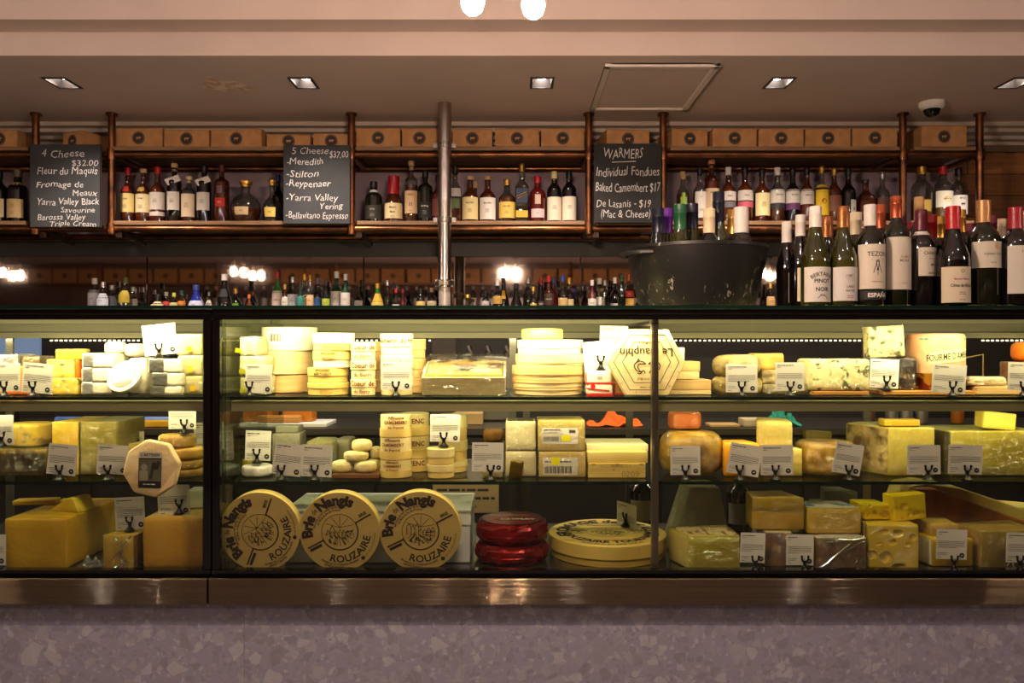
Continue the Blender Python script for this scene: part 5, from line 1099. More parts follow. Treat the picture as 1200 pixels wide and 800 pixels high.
# red foil cheeses
def redwheel(lab, yt, zb, top):
    x0, x1, Yc = 556, 644, .20; r = U(x1 - x0, Yc) / 2; Yf = Yc - r; z0 = ZB(zb, Yf); h = Z(yt, Yf) - z0
    o = wheel('red_foil_cheese', lab, 'cheese', x0, x1, yt, zb, Yc, REDF, .42, grp='red foil wrapped round cheeses', nz=0, seg=30)
    sd = Vector((zb if zb < 3 else 2.2, 3, 8))
    for v in o.data.vertices:
        if .003 < v.co.z < h - .004: v.co *= 1 + .030 * noise.cell(v.co * 34 + sd) - .02 + .02 * noise.noise(v.co * 22 + sd)
        v.co.z = min(max(v.co.z, 0), h - .002)
    o.data.polygons.foreach_set('use_smooth', [False] * len(o.data.polygons))
    if top:
        q = MB(); q.lathe([(r * .80, h - .0015), (r * .2, h - .001), (.001, h - .001)], seg=40)
        q.decal(arc2d(r * .78, 0, 360, .007, 48), on_top(0, 0, h - .0004), 1); q.decal(rect2d(-r * .45, r * .60, -r * .15, r * .02), on_top(0, -.01, h - .0004), 2); q.decal(text2d('CHIMAY', .030, .03), on_top(.02, -.025, h + .0002), 3)
        q.decal(words2d(-r * .6, r * .5, r * .30, .008), on_top(0, 0, h - .0004), 4)
        q.build('top_label', [P((120, 20, 26), .3, .3), P((70, 44, 36), .4), P((170, 30, 36), .4), P((232, 222, 206), .6), P((190, 156, 90), .5)], o)
        return o
redwheel('lower red foil wrapped round cheese on the deck', 642, Z3, False); redwheel('upper red foil wrapped round cheese with lettered top', 616.5, 642.5, True)
# Fromage de Meaux
my, mr = .275, .196; mzt = .562
t = thing('cheese_box', 'wide flat round wooden box lettered Fromage de Meaux on the deck', 'cheese box', (X(711.5, my), my, Z3 + .001)); mh = mzt - Z3
q = MB(); q.lathe([(mr - .006, 0), (mr - .005, .001), (mr - .005, mh * .5)], seg=56); q.build('base', P((196, 166, 96), .55, 0, (178, 146, 78), 6), t)
q = MB(); q.lathe([(mr - .001, mh * .36), (mr, mh * .37), (mr, mh - .002), (mr - .002, mh), (.001, mh)], seg=56)
for a in (-104, -67): q.box(mr * math.cos(R(a)) - .001, mr * math.cos(R(a)) + .001, mr * math.sin(R(a)) - .0012, mr * math.sin(R(a)) + .002, mh * .62, mh * .9)
fn = lambda u, v: (u, v, mh + .0007)
q.decal(warp(text2d('FROMAGE de MEAUX', .060, .05), polar_top(.150, 92)), fn, 1); q.decal(warp(text2d('ROUZAIRE TOURNAN', .040, .04), polar_bot(.135, 270)), fn, 1); q.decal(warp(text2d('AFFINEUR EN BRIE DEPUIS', .018, .02), polar_bot(.168, 270)), fn, 1)
q.decal(line2d((-.17, -.02), (-.08, -.02), .003) + line2d((.08, -.02), (.17, -.02), .003) + line2d((-.06, .092), (.06, .092), .005) + arc2d(.19 * .62, 20, 160, .002), fn, 1); q.decal(sh(engraving(.070, 3), 0, -.0), fn, 1); q.decal(sh(engraving(.030, 9), -.10, .02) + sh(engraving(.030, 5), .10, .02), fn, 1)
q.build('lid', [P((222, 194, 120), .55, 0, (208, 178, 104), 5), BINK], t)
t = card('price card turned sideways on the Fromage de Meaux box', 714, 752, 590, 627, 733, Z3 + mh + .004, .34, 0, -62, 44)
# ---------------------------------------------------------------- bottom deck, right
random.seed(43)
PLS = P((190, 184, 160), .35, 0, (160, 152, 126), 8, .35, .65, bump=.5, bscale=16)
q = MB(); gy = .28; gp = [(X(784, gy), Z3 + .001), (X(858, gy), Z3 + .001), (X(844, gy), Z(571, gy)), (X(809, gy), Z(571, gy))]
q.slab([(x - X(820, gy), z - Z3 - .001) for x, z in gp], 0, .15); o = tag(q.build('wrapped_wedge', PLS, None, (X(820, gy), gy, Z3 + .001), bevel=.006, sub=4, nz=.002), 'tall grey wrapped wedge standing behind the front left block', 'cheese'); film(o, .001, FILM2, .002)
blk('cheese_wedge', 'pale yellow block with mottled striped top, first right of the steel post', 'cheese', 806, 868, 627, Z3, .07, .15, P((192, 178, 62), .4, 0, (176, 160, 48), 6), ms={3: PALEY}, mt=P((206, 184, 140), .6, 0, (132, 92, 70), 16, .5, .56, stretch=(3, 1, 1)), foot=[(-1, -1), (1, -1), (.95, 1), (-1.5, .55)], wrap=True)
for cx, zt, Y, lab in ((866, 548, .50, 'dark bottle standing behind the tall grey wrapped wedge'), (752, 545, .56, 'dark bottle behind the Fromage de Meaux box')):
    bottle(lab, cx, zt, Z3 + .001, Y, 30, 'bordeaux', 'k', BLK, [(.2, .5, (130, 124, 110), 130)], name='wine_bottle')
blk('cheese_block', 'wide yellow block with tan top edge, raised behind the bottom cards', 'cheese', 881, 943, 583, .6035, .13, .12, P((206, 170, 34), .45, 0, (194, 154, 26), 6), mt=TANR, foot=[(-1, -1), (1, -1), (.6, 1), (-.9, .7)], wrap=True, topslope=.02)
blk('cheese_block', 'purple grey rinded wedge between the two bottom price cards', 'cheese', 897, 936, 625, Z3, .09, .13, P((150, 112, 76), .5, 0, (110, 84, 84), 20, .4, .6), ms={1: YELL}, mt=P((206, 190, 150), .6), wrap=True, foot=[(-1, -.8), (.7, -1), (1, .2), (-.8, 1)])
blk('cheese_block', 'dull yellow block hidden behind the bottom price cards', 'cheese', 902, 950, 622.5, Z3, .23, .10, OLIVEC)
card('price card between the pale block and the purple grey wedge', 868, 897, 625, 660, 885, Z3, F3, -2, 0, 45)
card('price card between the purple grey wedge and the brown wrapped cheese', 922, 954, 627, 663, 943, Z3, F3, -1, 0, 46)
o = blk('cheese_wedge', 'yellow wedge with a clear film band above the brown wrapped cheese', 'cheese', 946, 1010, 595, 625.5, .12, .12, P((216, 184, 36), .4, 0, (204, 168, 28), 6), mt=P((206, 200, 190), .5, 0, (90, 110, 150), 14, .5, .56), foot=[(-1, -1), (1, -1), (.8, 1), (-.9, 1)], wrap=True)
blk('grey_packet', 'dull grey packet lying behind the film banded yellow wedge', 'packet', 966, 1006, 576, 592, .26, .10, P((120, 116, 104), .6), foot=[(-1, -1), (1, -1), (.6, 1), (-.6, 1)])
blk('cheese_block', 'plain block under the dull grey packet, hidden behind', 'cheese', 962, 1012, 592.5, Z3, .26, .12, OLIVEC)
o = blk('cheese_wedge', 'brown faced cheese in creased clear wrap with white top, bottom deck', 'cheese', 955, 1016, 630, Z3, .075, .14, P((150, 118, 88), .5, 0, (112, 82, 60), 18, .35, .65), mt=P((226, 210, 196), .5, 0, (206, 150, 130), 14, .55, .6), nz=.002)
film(o, .003, FILM2, .0015); creases(o)
def swiss(lab, x0, x1, yt, zb, Y, d, holes, rot=(0, 0, 0), grp=None, wrap=False):
    o = blk('swiss_cheese', lab, 'swiss cheese', x0, x1, yt, zb, Y, d, SWISS, nz=.0006, bev=.004, sub=2, rot=rot, grp=grp)
    if wrap: film(o)
    base = o; h = Z(yt, Y) - ZB(zb, Y); w_ = X(x1, Y) - X(x0, Y)
    q = MB()
    for u, v, r_, e in holes:
        q.lathe([(.0002, -1)] + [(math.sin(R(a)), -math.cos(R(a))) for a in (25, 50, 75, 90, 105, 130, 155)] + [(.0002, 1)], seg=18)
        n = 18 * 9
        for i in range(len(q.v) - n, len(q.v)): p = q.v[i]; q.v[i] = (u * w_ / 2 + p[0] * r_ * e, -d / 2 + p[1] * r_ * .8, v * h + p[2] * r_)
    c = q.build('cut', SWISS, None, o.location, o.rotation_euler); bpy.context.view_layer.update()
    bo = o.modifiers.new('holes', 'BOOLEAN'); bo.object = c; bo.operation = 'DIFFERENCE'; bo.solver = 'EXACT'
    dg = bpy.context.evaluated_depsgraph_get(); me = bpy.data.meshes.new_from_object(o.evaluated_get(dg))
    o.modifiers.clear(); o.data = me; me.polygons.foreach_set('use_smooth', [False] * len(me.polygons)); bpy.data.objects.remove(c); return o
swiss('big swiss cheese block with large holes on the bottom deck', 1021, 1079, 615, Z3, .08, .16, [(-.30, .25, .020, 1.0), (-.85, .30, .014, 1.2), (.15, .80, .013, 1.5), (-.35, .83, .009, 2), (.75, .72, .013, 1), (.55, .55, .008, 1.4), (.2, .03, .012, 2), (-.05, .60, .011, 1.3), (-.6, .55, .006, 1.5)], rot=(0, 0, R(-5)), wrap=True)
swiss('small swiss cheese piece with rough top beside the tilted one', 1009, 1043, 591, .6325, .14, .09, [(-.2, .5, .008, 1.3), (.55, .35, .013, 1.1), (.7, .75, .006, 1.6), (-.7, .25, .007, 1), (-.5, .9, .006, 1)], rot=(0, R(2), R(6)))
swiss('tilted swiss cheese piece with two round holes on top of the big block', 1045, 1087, 579, .6325, .13, .06, [(-.35, .55, .013, 1.2), (.35, .25, .010, 1.1), (-.05, .22, .008, 1.3), (-.55, .08, .006, 1)], rot=(0, R(-4), R(8)))
crumple('crumpled film draped between the brown cheese and the swiss block', 1008, 1024, 610, 664, .09, .03)
blk('cheese_wedge', 'pale wedge with white rind behind the card right of the swiss block', 'cheese', 1089, 1141, 631, Z3, .10, .12, P((206, 176, 70), .45, 0, (190, 158, 56), 6), ms={3: WHITEC}, foot=[(-.9, -1), (1, -1), (.7, 1), (-1.1, .4)])
blk('cheese_wedge', 'speckled cheese end in film on the pale wedge behind the swiss piece', 'cheese', 1090, 1126, 614, 630.6, .13, .09, P((216, 180, 84), .5, 0, (196, 160, 110), 30), bev=.01, wrap=True, topslope=.05)
blk('cheese_wedge', 'olive cheese block behind the speckled cheese end', 'cheese', 1078, 1126, 617, Z3, .235, .055, OLIVEC)
card('price card right of the big swiss block on the bottom deck', 1098, 1134, 621, 656, 1118, Z3, F3, -2, 0, 47)
o = blk('cheese_block', 'large olive yellow wedge in a clear bag at the bottom right', 'cheese', 1149, 1222, 622, Z3, .09, .16, P((176, 152, 62), .45, 0, (160, 134, 50), 6), ms={3: TANR}, mt=P((200, 160, 96), .5), foot=[(-1, -1), (1, -1), (1, 1), (-1.35, .5)])
film(o, .003, FILM2, .0015); creases(o)
card('price card at the bottom right, before the bagged wedge', 1180, 1216, 625, 660, 1195, Z3, F3, -2, 0, 48)
# great brown wedge lying behind: sloping top seen with its pale cut edge
q = MB(); Yb = .30
prof_ = [(X(1046, Yb), Z3 + .0005), (X(1300, Yb), Z3 + .0005), (X(1300, Yb), Z(618, Yb)), (X(1205, Yb), Z(612, Yb)), (X(1140, Yb), Z(588, Yb)), (X(1098, Yb), Z(573, Yb)), (X(1075, Yb), Z(573, Yb))]
q.slab([(x - X(1150, Yb), z - Z3) for x, z in prof_], 0, .05, 0)
t = thing('cheese_wedge', 'great brown rinded wheel segment sloping down behind the bottom right cheeses', 'cheese', (X(1150, Yb), Yb, Z3))
q.build('rind', BROWNR, t, bevel=.006)
q = MB(); q.slab([(x - X(1150, Yb), z - Z3 + dz) for (x, z), dz in zip(prof_, (0, 0, .034, .040, .034, .010, .0))], .051, .19, 0); q.build('paste', P((214, 190, 120), .4, 0, (200, 172, 98), 6), t, bevel=.006)

# ================================================================== THINGS ON THE BACK COUNTER, seen through the case
WT = .7803
q = MB(); q.tube([(-.30, 0, .021), (.30, 0, .021)], .021, 20); t = thing('film_roll', 'long blue roll of cling film on the back counter', 'film roll', (X(136, 1.62), 1.62, WT)); q.build('roll', P((70, 104, 180), .3, 0, (110, 140, 200), 6), t)
q = MB(); q.tube([(.302, 0, .021), (.315, 0, .021)], .016, 16); q.build('core', P((150, 120, 80), .7), t)
def bk(name, lab, cat, x0, x1, yt, Y, d, m, rz=0, bev=.003, nz=0, zb=WT): return blk(name, lab, cat, x0, x1, yt, zb, Y, d, m, rz=rz, nz=nz, bev=bev, sub=0 if not nz else 3)
bk('cheese_slice', 'yellow cheese slices on the back counter beside the film roll', 'cheese', 158, 198, 493, 1.50, .05, GOLDY, nz=.003)
bk('chopping_board', 'white chopping board on the back counter behind the left cards', 'chopping board', 280, 383, 496, 1.50, .22, WHITE)
bk('wooden_box', 'amber wooden box on the white chopping board, left one', 'box', 284, 320, 479.5, 1.58, .1, P((196, 120, 40), .4), zb=Z(496, 1.50) + .001)
bk('wooden_box', 'amber wooden box on the white chopping board, right one', 'box', 330, 366, 479.5, 1.58, .1, P((196, 120, 40), .4), zb=Z(496, 1.50) + .001)
bk('cheese_round', 'pinkish wrapped piece in front of the amber boxes', 'cheese', 300, 352, 487, 1.515, .05, P((196, 140, 90), .5), bev=.01, zb=Z(496, 1.50) + .001)
bk('cardboard_box', 'pale cardboard box on the back counter behind the small boxes', 'box', 530, 566, 484, 1.62, .12, P((190, 160, 120), .7))
def cloth(name, lab, x0, x1, y0, Y, d, m):
    n = 16; w2 = X(x1, Y) - X(x0, Y); h2 = Z(y0, Y) - WT; q = MB(); sd = random.random() * 50
    vs = [(-w2 / 2 + w2 * i / n + .012 * noise.noise(Vector((i, j, sd))), d * j / n, max(.0015, h2 * (.45 + 1.1 * noise.noise(Vector((i * .4, j * .4, sd)))) * (math.sin(math.pi * (i + .5) / (n + 1)) * math.sin(math.pi * (j + .5) / (n + 1))) ** .5)) for j in range(n + 1) for i in range(n + 1)]
    q.add(vs, [(j * (n + 1) + i, j * (n + 1) + i + 1, (j + 1) * (n + 1) + i + 1, (j + 1) * (n + 1) + i) for j in range(n) for i in range(n)], 0, True)
    return tag(q.build(name, m, None, ((X(x0, Y) + X(x1, Y)) / 2, Y, WT + .0012)), lab, 'cloth')
cloth('orange_cloth', 'crumpled orange cloth on the back counter right of the labelled boxes', 690, 754, 486, 1.52, .16, P((222, 110, 30), .8))
bk('coffee_machine', 'steel coffee machine body on the back counter behind the leaf crate', 'machine', 540, 604, 418, 1.80, .18, P((120, 116, 110), .3, .8), bev=.01)
t = thing('tap_bank', 'row of steel taps above the coffee machine behind the leaf crate', 'taps', (X(572, 1.80), 1.90, Z(418, 1.75) + .001))
for k, dx in enumerate((-.10, .0, .10)):
    q = MB(); q.lathe([(.02, 0), (.02, .02), (.012, .03), (.012, .05)], (dx, 0, 0), 14); q.tube([(dx, 0, .045), (dx, -.07, .05), (dx, -.075, .02)], .012, 10); q.build('tap', STEEL, t)
cloth('teal_cloth', 'teal cloth on the back counter behind the pale block', 902, 940, 478, 1.52, .14, P((40, 150, 130), .8))
bk('folded_towel', 'pale folded towel on the back counter left of the teal cloth', 'towel', 872, 902, 491, 1.52, .10, P((196, 180, 150), .8), nz=.006)
bk('wooden_tray', 'wooden tray on the back counter right of the orange half cheese', 'tray', 832, 868, 497, 1.50, .10, WOOD)
t = thing('screen', 'small lit blue screen behind the left end of the top shelf', 'screen', (X(14, 1.7), 1.7, WT))
q = MB(); q.box(-.14, .14, 0, .02, Z(418, 1.7) - WT, Z(392, 1.7) - WT); q.build('panel', EM((120, 150, 196), .35), t); q = MB(); q.box(-.02, .02, .005, .03, 0, Z(418, 1.7) - WT); q.box(-.07, .07, -.04, .06, 0, .008); q.build('stand', BLACK, t)
for cx, lab, c in ((1045, 'first steel canister on the back counter, right side', (140, 136, 130)), (1062, 'second steel canister on the back counter, right side', (150, 146, 140)), (1080, 'third steel canister on the back counter, right side', (140, 134, 126)), (1018, 'brown jar on the back counter left of the canisters', (96, 66, 44)), (1122, 'amber jar on the back counter right of the canisters', (150, 90, 30)), (1150, 'amber tall jar near the end of the back counter', (120, 70, 26))):
    wheel('canister', lab, 'canister', cx - 7, cx + 7, 474, WT, 1.66, P(c, .3, .6 if c[0] - c[2] < 20 else 0), .1, nz=0, seg=18)
q = MB(); q.decal(rect2d(-.16, .16, -.07, .07), on_front(0, 0, 0), 0); q.decal(sh(words2d(-.14, .12, 0, .012), 0, .04) + sh(words2d(-.12, .14, 0, .012), 0, 0) + sh(words2d(-.14, .06, 0, .012), 0, -.04), on_front(0, -.001, 0), 1)
q.box(-.16, .16, .0005, .004, -.07, .07, 0)
tag(q.build('notice_sheet', [P((150, 130, 100), .7), INK], None, (X(546, 1.48), 1.4665, Z(583, 1.48))), 'printed notice on the back counter door behind the third Brie box', 'notice')
DEEP = 0.0
CREAM = (226, 204, 150); WHT = (206, 199, 187); YEL = (226, 190, 70); DK = (40, 34, 30)
T = lambda s, z=.5, sz=.011, c=DK, b=.02, sq=1: (s, sz, z, c, b, sq)
F = lambda n=3, z=.35, c=(120, 105, 85), w=.03, sd=1: (fine(n, w, .0022, .0055, sd), 0, z, c, 0)
g = 'spirits on the upper bottle shelf'
YB_ = 2.02
def sp(lab, cx, yt, w, shape, glass, cap, labels=(), **k): return bottle(lab, cx, yt, SZ + .0005, k.pop('Y', YB_), w * .97, shape, glass, cap, labels, grp=g, **k)
B1 = (.12, .50)
sp('dark bottle with yellowish label cut by the left edge of the shelf', -1, 200, 20, 'bordeaux', 'k', BLK, [(.12, .46, CREAM, 120, [F(4, .6), F(3, .25)])])
sp('dark wine bottle with aged gold label beside the four cheese chalkboard', 21, 199, 23, 'bordeaux', 'k', P((92, 78, 50), .5), [(.10, .44, (214, 188, 128), 120, [F(4, .65), F(3, .25, w=.02)]), (.70, .76, (160, 140, 90), 360)])
sp('red-capped bottle with yellow label and red seal, first right of the pipes', 150, 196.5, 17, 'whisky', 'a', RED, [(.20, .53, (228, 206, 130), 150, [F(4, .3), T('VSOP', .7, .012)]), (.56, .66, (170, 30, 26), 60)])
sp('cork-stoppered dark bottle with cream label and gold medal, second right of the pipes', 168, 198, 17.5, 'whisky', 'a', CORKM, [(.20, .53, (230, 214, 166), 150, [F(4, .3), T('RUM', .75, .012)]), (.58, .66, GOLD and (180, 150, 70), 60)], cork=True)
sp('red-capped bottle with white label above a white band', 185, 195.5, 18.5, 'whisky', 'a', RED, [(.24, .54, WHT, 160, [F(4, .5)]), (.13, .20, WHT, 160)])
sp('tall corked dark bottle with white label and hanging tag, left of the two tagged', 204.5, 191.5, 17, 'cylinder', 'k', CORKM, [(.22, .52, WHT, 120, [F(4, .5)])], cork=True, tagc=(216, 206, 196))
sp('shorter cream-capped bottle with tall pale label between the tagged bottles', 221.5, 207, 17.5, 'cylinder', 'c', P((214, 190, 146), .6), [(.14, .62, (220, 200, 170), 130, [F(5, .5)])], liquid=(LIQ, .6), cork=True)
sp('tall dark bottle with white label and a hanging white tag, right of the two tagged', 239.5, 193, 17.5, 'cylinder', 'k', BLK, [(.22, .52, WHT, 120, [F(4, .5)])], tagc=(222, 212, 202))
sp('dark red bottle with a round red badge, left of the globe decanter', 260, 192, 18, 'cylinder', 'a', P((74, 24, 20), .4), [(.28, .42, (196, 40, 32), 80, [F(2, .5, (240, 220, 200))]), (.50, .62, (120, 90, 100), 40)])
sp('clear globe decanter with gold stopper', 288, 212.5, 36, 'globe', 'c', GOLDC, [(.18, .36, (222, 196, 150), 55, [F(2, .5)])], liquid=(LIQ, .34), cork=True)
sp('squat round cognac flask with gold cap beside the five cheese chalkboard', 319, 211, 23, 'flask', 'c', GOLDC, [(.12, .34, (226, 196, 96), 70, [F(2, .5)])], liquid=(P((22, 24, 40), .1), .3), cork=True, Y=1.98)
sp('dark blue capped bottle behind the squat cognac flask', 326, 205, 15, 'whisky', 'k', BLUEC, [], Y=2.14)
sp('squat black bottle with dark label, first right of the five cheese chalkboard', 438, 213, 21, 'bordeaux', 'g', BLK, [(.10, .42, (44, 44, 38), 140, [T('RIOJA', .72, .011, (170, 160, 130)), F(3, .3, (150, 140, 110))]), (.74, .80, (196, 190, 180), 360)])
sp('bourbon bottle with dripping red wax neck and cream label', 461.5, 206.5, 22, 'slope', 'a', RED, [(.10, .42, (234, 216, 164), 150, [T("Maker's", .72, .016, DK, .02, .8), T('Mark', .42, .016, DK, .02, .9), F(2, .12)])], capf=.62, capr=1.06)
sp('tall corked bottle with amber liquor and pale woodcut label', 482, 189, 16, 'cylinder', 'c', CORKM, [(.16, .52, (224, 190, 146), 140, [T('HIGH', .82, .015, (120, 60, 40)), (rect2d(-.008, .008, -.011, .011), 0, .4, (110, 84, 100), 0), F(1, .12)])], liquid=(LIQ, .62), cork=True)
sp('dark green bottle with black label, left of the steel pipe', 498.5, 200, 18, 'cylinder', 'g', BLK, [(.10, .40, (22, 24, 22), 150, [T('Ardbeg', .75, .014, (214, 208, 190)), F(4, .35, (150, 146, 130))])])
sp('reddish bottle half hidden behind the steel pipe', 513, 205, 15, 'whisky', 'r', BLK, [(.16, .5, (120, 60, 50), 120)])
sp('dark capped bottle of clear and red glass with label, right of the steel pipe', 533.5, 194, 16, 'whisky', 'c', BLK, [(.26, .42, (84, 100, 60), 100), (.46, .60, (190, 182, 180), 120)], liquid=(LIQR, .40))
sp('dark bottle with cream label and cork stopper, first of the cream and white pair', 551, 207, 20, 'whisky', 'a', CORKM, [(.08, .55, (232, 212, 150), 140, [T('BALVEN', .74, .012), F(4, .4)])], cork=True)
sp('dark bottle with white label and cork stopper, second of the cream and white pair', 571.5, 207, 20, 'whisky', 'a', CORKM, [(.08, .54, (232, 226, 214), 140, [T('BALVEN', .74, .012), F(4, .4)])], cork=True)
sp('cork-topped bottle behind the cream and white labelled pair', 557, 213, 12, 'whisky', 'a', CORKM, [], Y=2.16)
sp('gold-banded bottle with golden yellow label, left of the square bottle', 594, 210.5, 20, 'whisky', 'c', GOLDC, [(.12, .48, (234, 196, 96), 140, [T('BALVEN', .72, .011), F(3, .35)])], liquid=(LIQ, .6))
sp('square bottle with slanted blue label and gold plate', 611.5, 192, 16.5, 'square', 'c', GOLDC, [(.10, .21, (222, 170, 50), 100), (.34, .58, (30, 36, 60), 100, [(sh(line2d((-.028, -.012), (.028, .014), .012), 0, 0), 0, .5, (214, 170, 60), 0), (sh(line2d((-.028, -.012), (.028, .014), .008), 0, 0), 0, .5, (30, 36, 70), 0)])], liquid=(P((54, 44, 24), .1), .62))
sp('short red-capped bottle with pink label and emblem, right of the square bottle', 630, 207, 20, 'bordeaux', 'r', RED, [(.12, .30, (222, 190, 190), 100, [F(2, .5)]), (.40, .60, (196, 170, 150), 40)])
sp('dark bottle with plain white label and yellow cap, left of the white pair', 649.5, 201, 17.5, 'bordeaux', 'k', P((214, 196, 130), .6), [(.06, .50, (234, 222, 196), 150, [F(4, .55)])])
sp('dark bottle with plain white label and black cap, right of the white pair', 667, 200, 17.5, 'bordeaux', 'k', BLK, [(.06, .50, (238, 226, 202), 150, [F(4, .55)])])
sp('rum bottle with a pointed green leaf label beside the warmers chalkboard', 800, 201, 15, 'whisky', 'c', CORKM, [(.16, .50, (150, 190, 70), 60, []), (.5, .58, (150, 190, 70), 28)], liquid=(LIQ, .56))
sp('slim bottle with a tall white label, second right of the warmers chalkboard', 820, 196, 16, 'whisky', 'c', BLK, [(.10, .56, (228, 222, 210), 110, [F(3, .3), F(1, .8)])], liquid=(LIQ, .5))
sp('tall cork-topped bourbon with pale label printed HIGH behind the pot', 834, 187, 17.5, 'cylinder', 'a', P((196, 130, 80), .6), [(.14, .54, (214, 186, 150), 150, [T('HIGH', .84, .018, (90, 60, 40), .02, .8), F(4, .4)])], cork=True)
sp('white-capped bottle with white and grey bands above the pot rim', 853.5, 196, 18, 'whisky', 'a', WCAP, [(.40, .56, WHT, 150, [T('Kilch', .5, .013)]), (.28, .38, (110, 110, 114), 150)])
sp('black-capped bottle with white and pink bands above the pot rim', 873, 196, 19, 'whisky', 'a', BLK, [(.40, .58, WHT, 150, [T('Kilch', .5, .013)]), (.28, .38, (196, 90, 110), 150)])
sp('black-capped bottle with tall cream label right of the pink banded one', 893, 198, 18.5, 'whisky', 'a', BLK, [(.14, .55, (232, 220, 160), 140, [F(5, .5)])])
sp('white-labelled bottle with dark lower band, first of the matching three', 911, 196.5, 18, 'whisky', 'c', WCAP, [(.36, .60, WHT, 160, [T('BRUICH', .6, .011), F(1, .2, (200, 120, 60))]), (.26, .36, (46, 44, 48), 160)], liquid=(LIQ, .3))
sp('white-labelled bottle with purple lower band, second of the matching three', 929, 196.5, 17.5, 'whisky', 'k', BLK, [(.36, .60, WHT, 160, [T('BRUICH', .6, .011)]), (.24, .36, (96, 50, 96), 160)])
sp('white-labelled bottle with no lower band, third of the matching three', 945.5, 196.5, 17, 'whisky', 'a', BLK, [(.34, .60, WHT, 160, [T('BRUICH', .6, .011)])])
sp('rum bottle with bright yellow label, red disc and gold cap', 963, 194.5, 16.5, 'whisky', 'c', GOLDC, [(.14, .58, (236, 200, 40), 150, [(disc2d(.014), 0, .55, (178, 50, 40), 0)]), (.62, .67, (226, 190, 60), 360)], liquid=(P((150, 120, 40), .1), .5))
sp('brown rum bottle with gold cap and small red label beside the yellow one', 977.5, 197, 17, 'whisky', 'a', GOLDC, [(.22, .50, (120, 80, 60), 120, [(disc2d(.013), 0, .7, (150, 50, 50), 0)])])
sp('dark bottle with tall black cap and pale side label', 994, 197, 17.5, 'whisky', 'k', BLK, [(.10, .42, (200, 200, 180), 60, [T('B', .5, .022, (50, 50, 40))], -62)])
sp('round-stoppered brown decanter behind the wine bottles', 1014, 211, 19, 'square', 'a', BLK, [], cork=True)
sp('grey-capped slim bottle just left of the right-hand pipe', 1034, 202, 17, 'whisky', 'c', SILV, [(.2, .5, (110, 80, 70), 120)], liquid=(LIQ, .5))
sp('tall clear bottle with gold cap in the end bay of the shelf', 1080, 195.5, 24, 'bordeaux', 'c', GOLDC, [(.20, .40, (170, 140, 60), 60)], liquid=(P((120, 90, 40), .1), .42))
sp('gin bottle with red cap and lemon on its white label', 1105, 195.5, 22, 'bordeaux', 'c', RED, [(.28, .56, (232, 230, 210), 140, [(disc2d(.017), 0, .5, (232, 190, 30), 0), T('DEPOT 44', .5, .010)])], liquid=(P((150, 110, 70), .1), .3))
sp('black-capped bottle with black bull on its white label, last on the shelf', 1123.5, 197, 19, 'bordeaux', 'c', BLK, [(.16, .50, (228, 224, 214), 150, [T('ENCO', .84, .012), (cow2d(.020), 0, .52, (24, 22, 22), 0), T('MEZCAL', .12, .009)])], liquid=(P((120, 110, 96), .1), .1))

# ------------------------------------------------------------------ the black pot of white wine on the counter
PY = .26
pc = X(816, PY); PR = U(82, PY)
t = thing('cooking_pot', 'large worn black cast pot holding wine bottles on the glass countertop', 'pot', (pc, PY, ZC + .004))
PH = Z(281, PY - PR) - ZC - .004
POT = P((20, 19, 19), 0.42, 0.3, (34, 33, 33), 30, .4, .8, bump=.08, bscale=120)
def pot_mat():
    m, nt, b = newmat('worn_black'); L = nt.links.new
    tc = nt.nodes.new('ShaderNodeTexCoord'); mp = nt.nodes.new('ShaderNodeMapping'); mp.inputs['Scale'].default_value = (1, 1, .5); L(tc.outputs['Object'], mp.inputs[0])
    n = nt.nodes.new('ShaderNodeTexNoise'); n.inputs['Scale'].default_value = 60; n.inputs['Detail'].default_value = 5; n.inputs['Distortion'].default_value = 1.2; L(mp.outputs[0], n.inputs['Vector'])
    n3 = nt.nodes.new('ShaderNodeTexNoise'); n3.inputs['Scale'].default_value = 9; L(tc.outputs['Object'], n3.inputs['Vector'])
    sp_ = nt.nodes.new('ShaderNodeSeparateXYZ'); L(tc.outputs['Object'], sp_.inputs[0])
    ma = nt.nodes.new('ShaderNodeMath'); ma.operation = 'MULTIPLY_ADD'; ma.inputs[1].default_value = -.75; ma.inputs[2].default_value = .10; L(sp_.outputs['Z'], ma.inputs[0])
    mx_ = nt.nodes.new('ShaderNodeMath'); mx_.operation = 'MAXIMUM'; mx_.inputs[1].default_value = -.03; L(ma.outputs[0], mx_.inputs[0])
    a1 = nt.nodes.new('ShaderNodeMath'); a1.operation = 'ADD'; L(n.outputs['Fac'], a1.inputs[0]); L(mx_.outputs[0], a1.inputs[1])
    a2 = nt.nodes.new('ShaderNodeMath'); a2.operation = 'MULTIPLY_ADD'; a2.inputs[1].default_value = .30; L(n3.outputs['Fac'], a2.inputs[0]); L(a1.outputs[0], a2.inputs[2])
    r = nt.nodes.new('ShaderNodeValToRGB'); r.color_ramp.elements[0].position = .85; r.color_ramp.elements[1].position = .89
    r.color_ramp.elements[0].color = (*lin((22, 21, 21)), 1); r.color_ramp.elements[1].color = (*lin((150, 146, 132)), 1)
    L(a2.outputs[0], r.inputs[0]); L(r.outputs[0], b.inputs['Base Color']); b.inputs['Roughness'].default_value = .42; b.inputs['Coat Weight'].default_value = .15
    return m
POTM = pot_mat()
q = MB(); q.lathe([(PR * .70, 0), (PR * .78, .004), (PR * .83, .02), (PR * .97, PH - .03), (PR * .985, PH - .012), (PR * 1.0, PH - .010), (PR * 1.0, PH), (PR * .955, PH), (PR * .94, PH - .03), (PR * .80, .014), (.001, .012)], seg=56); q.build('pot_body', POTM, t)
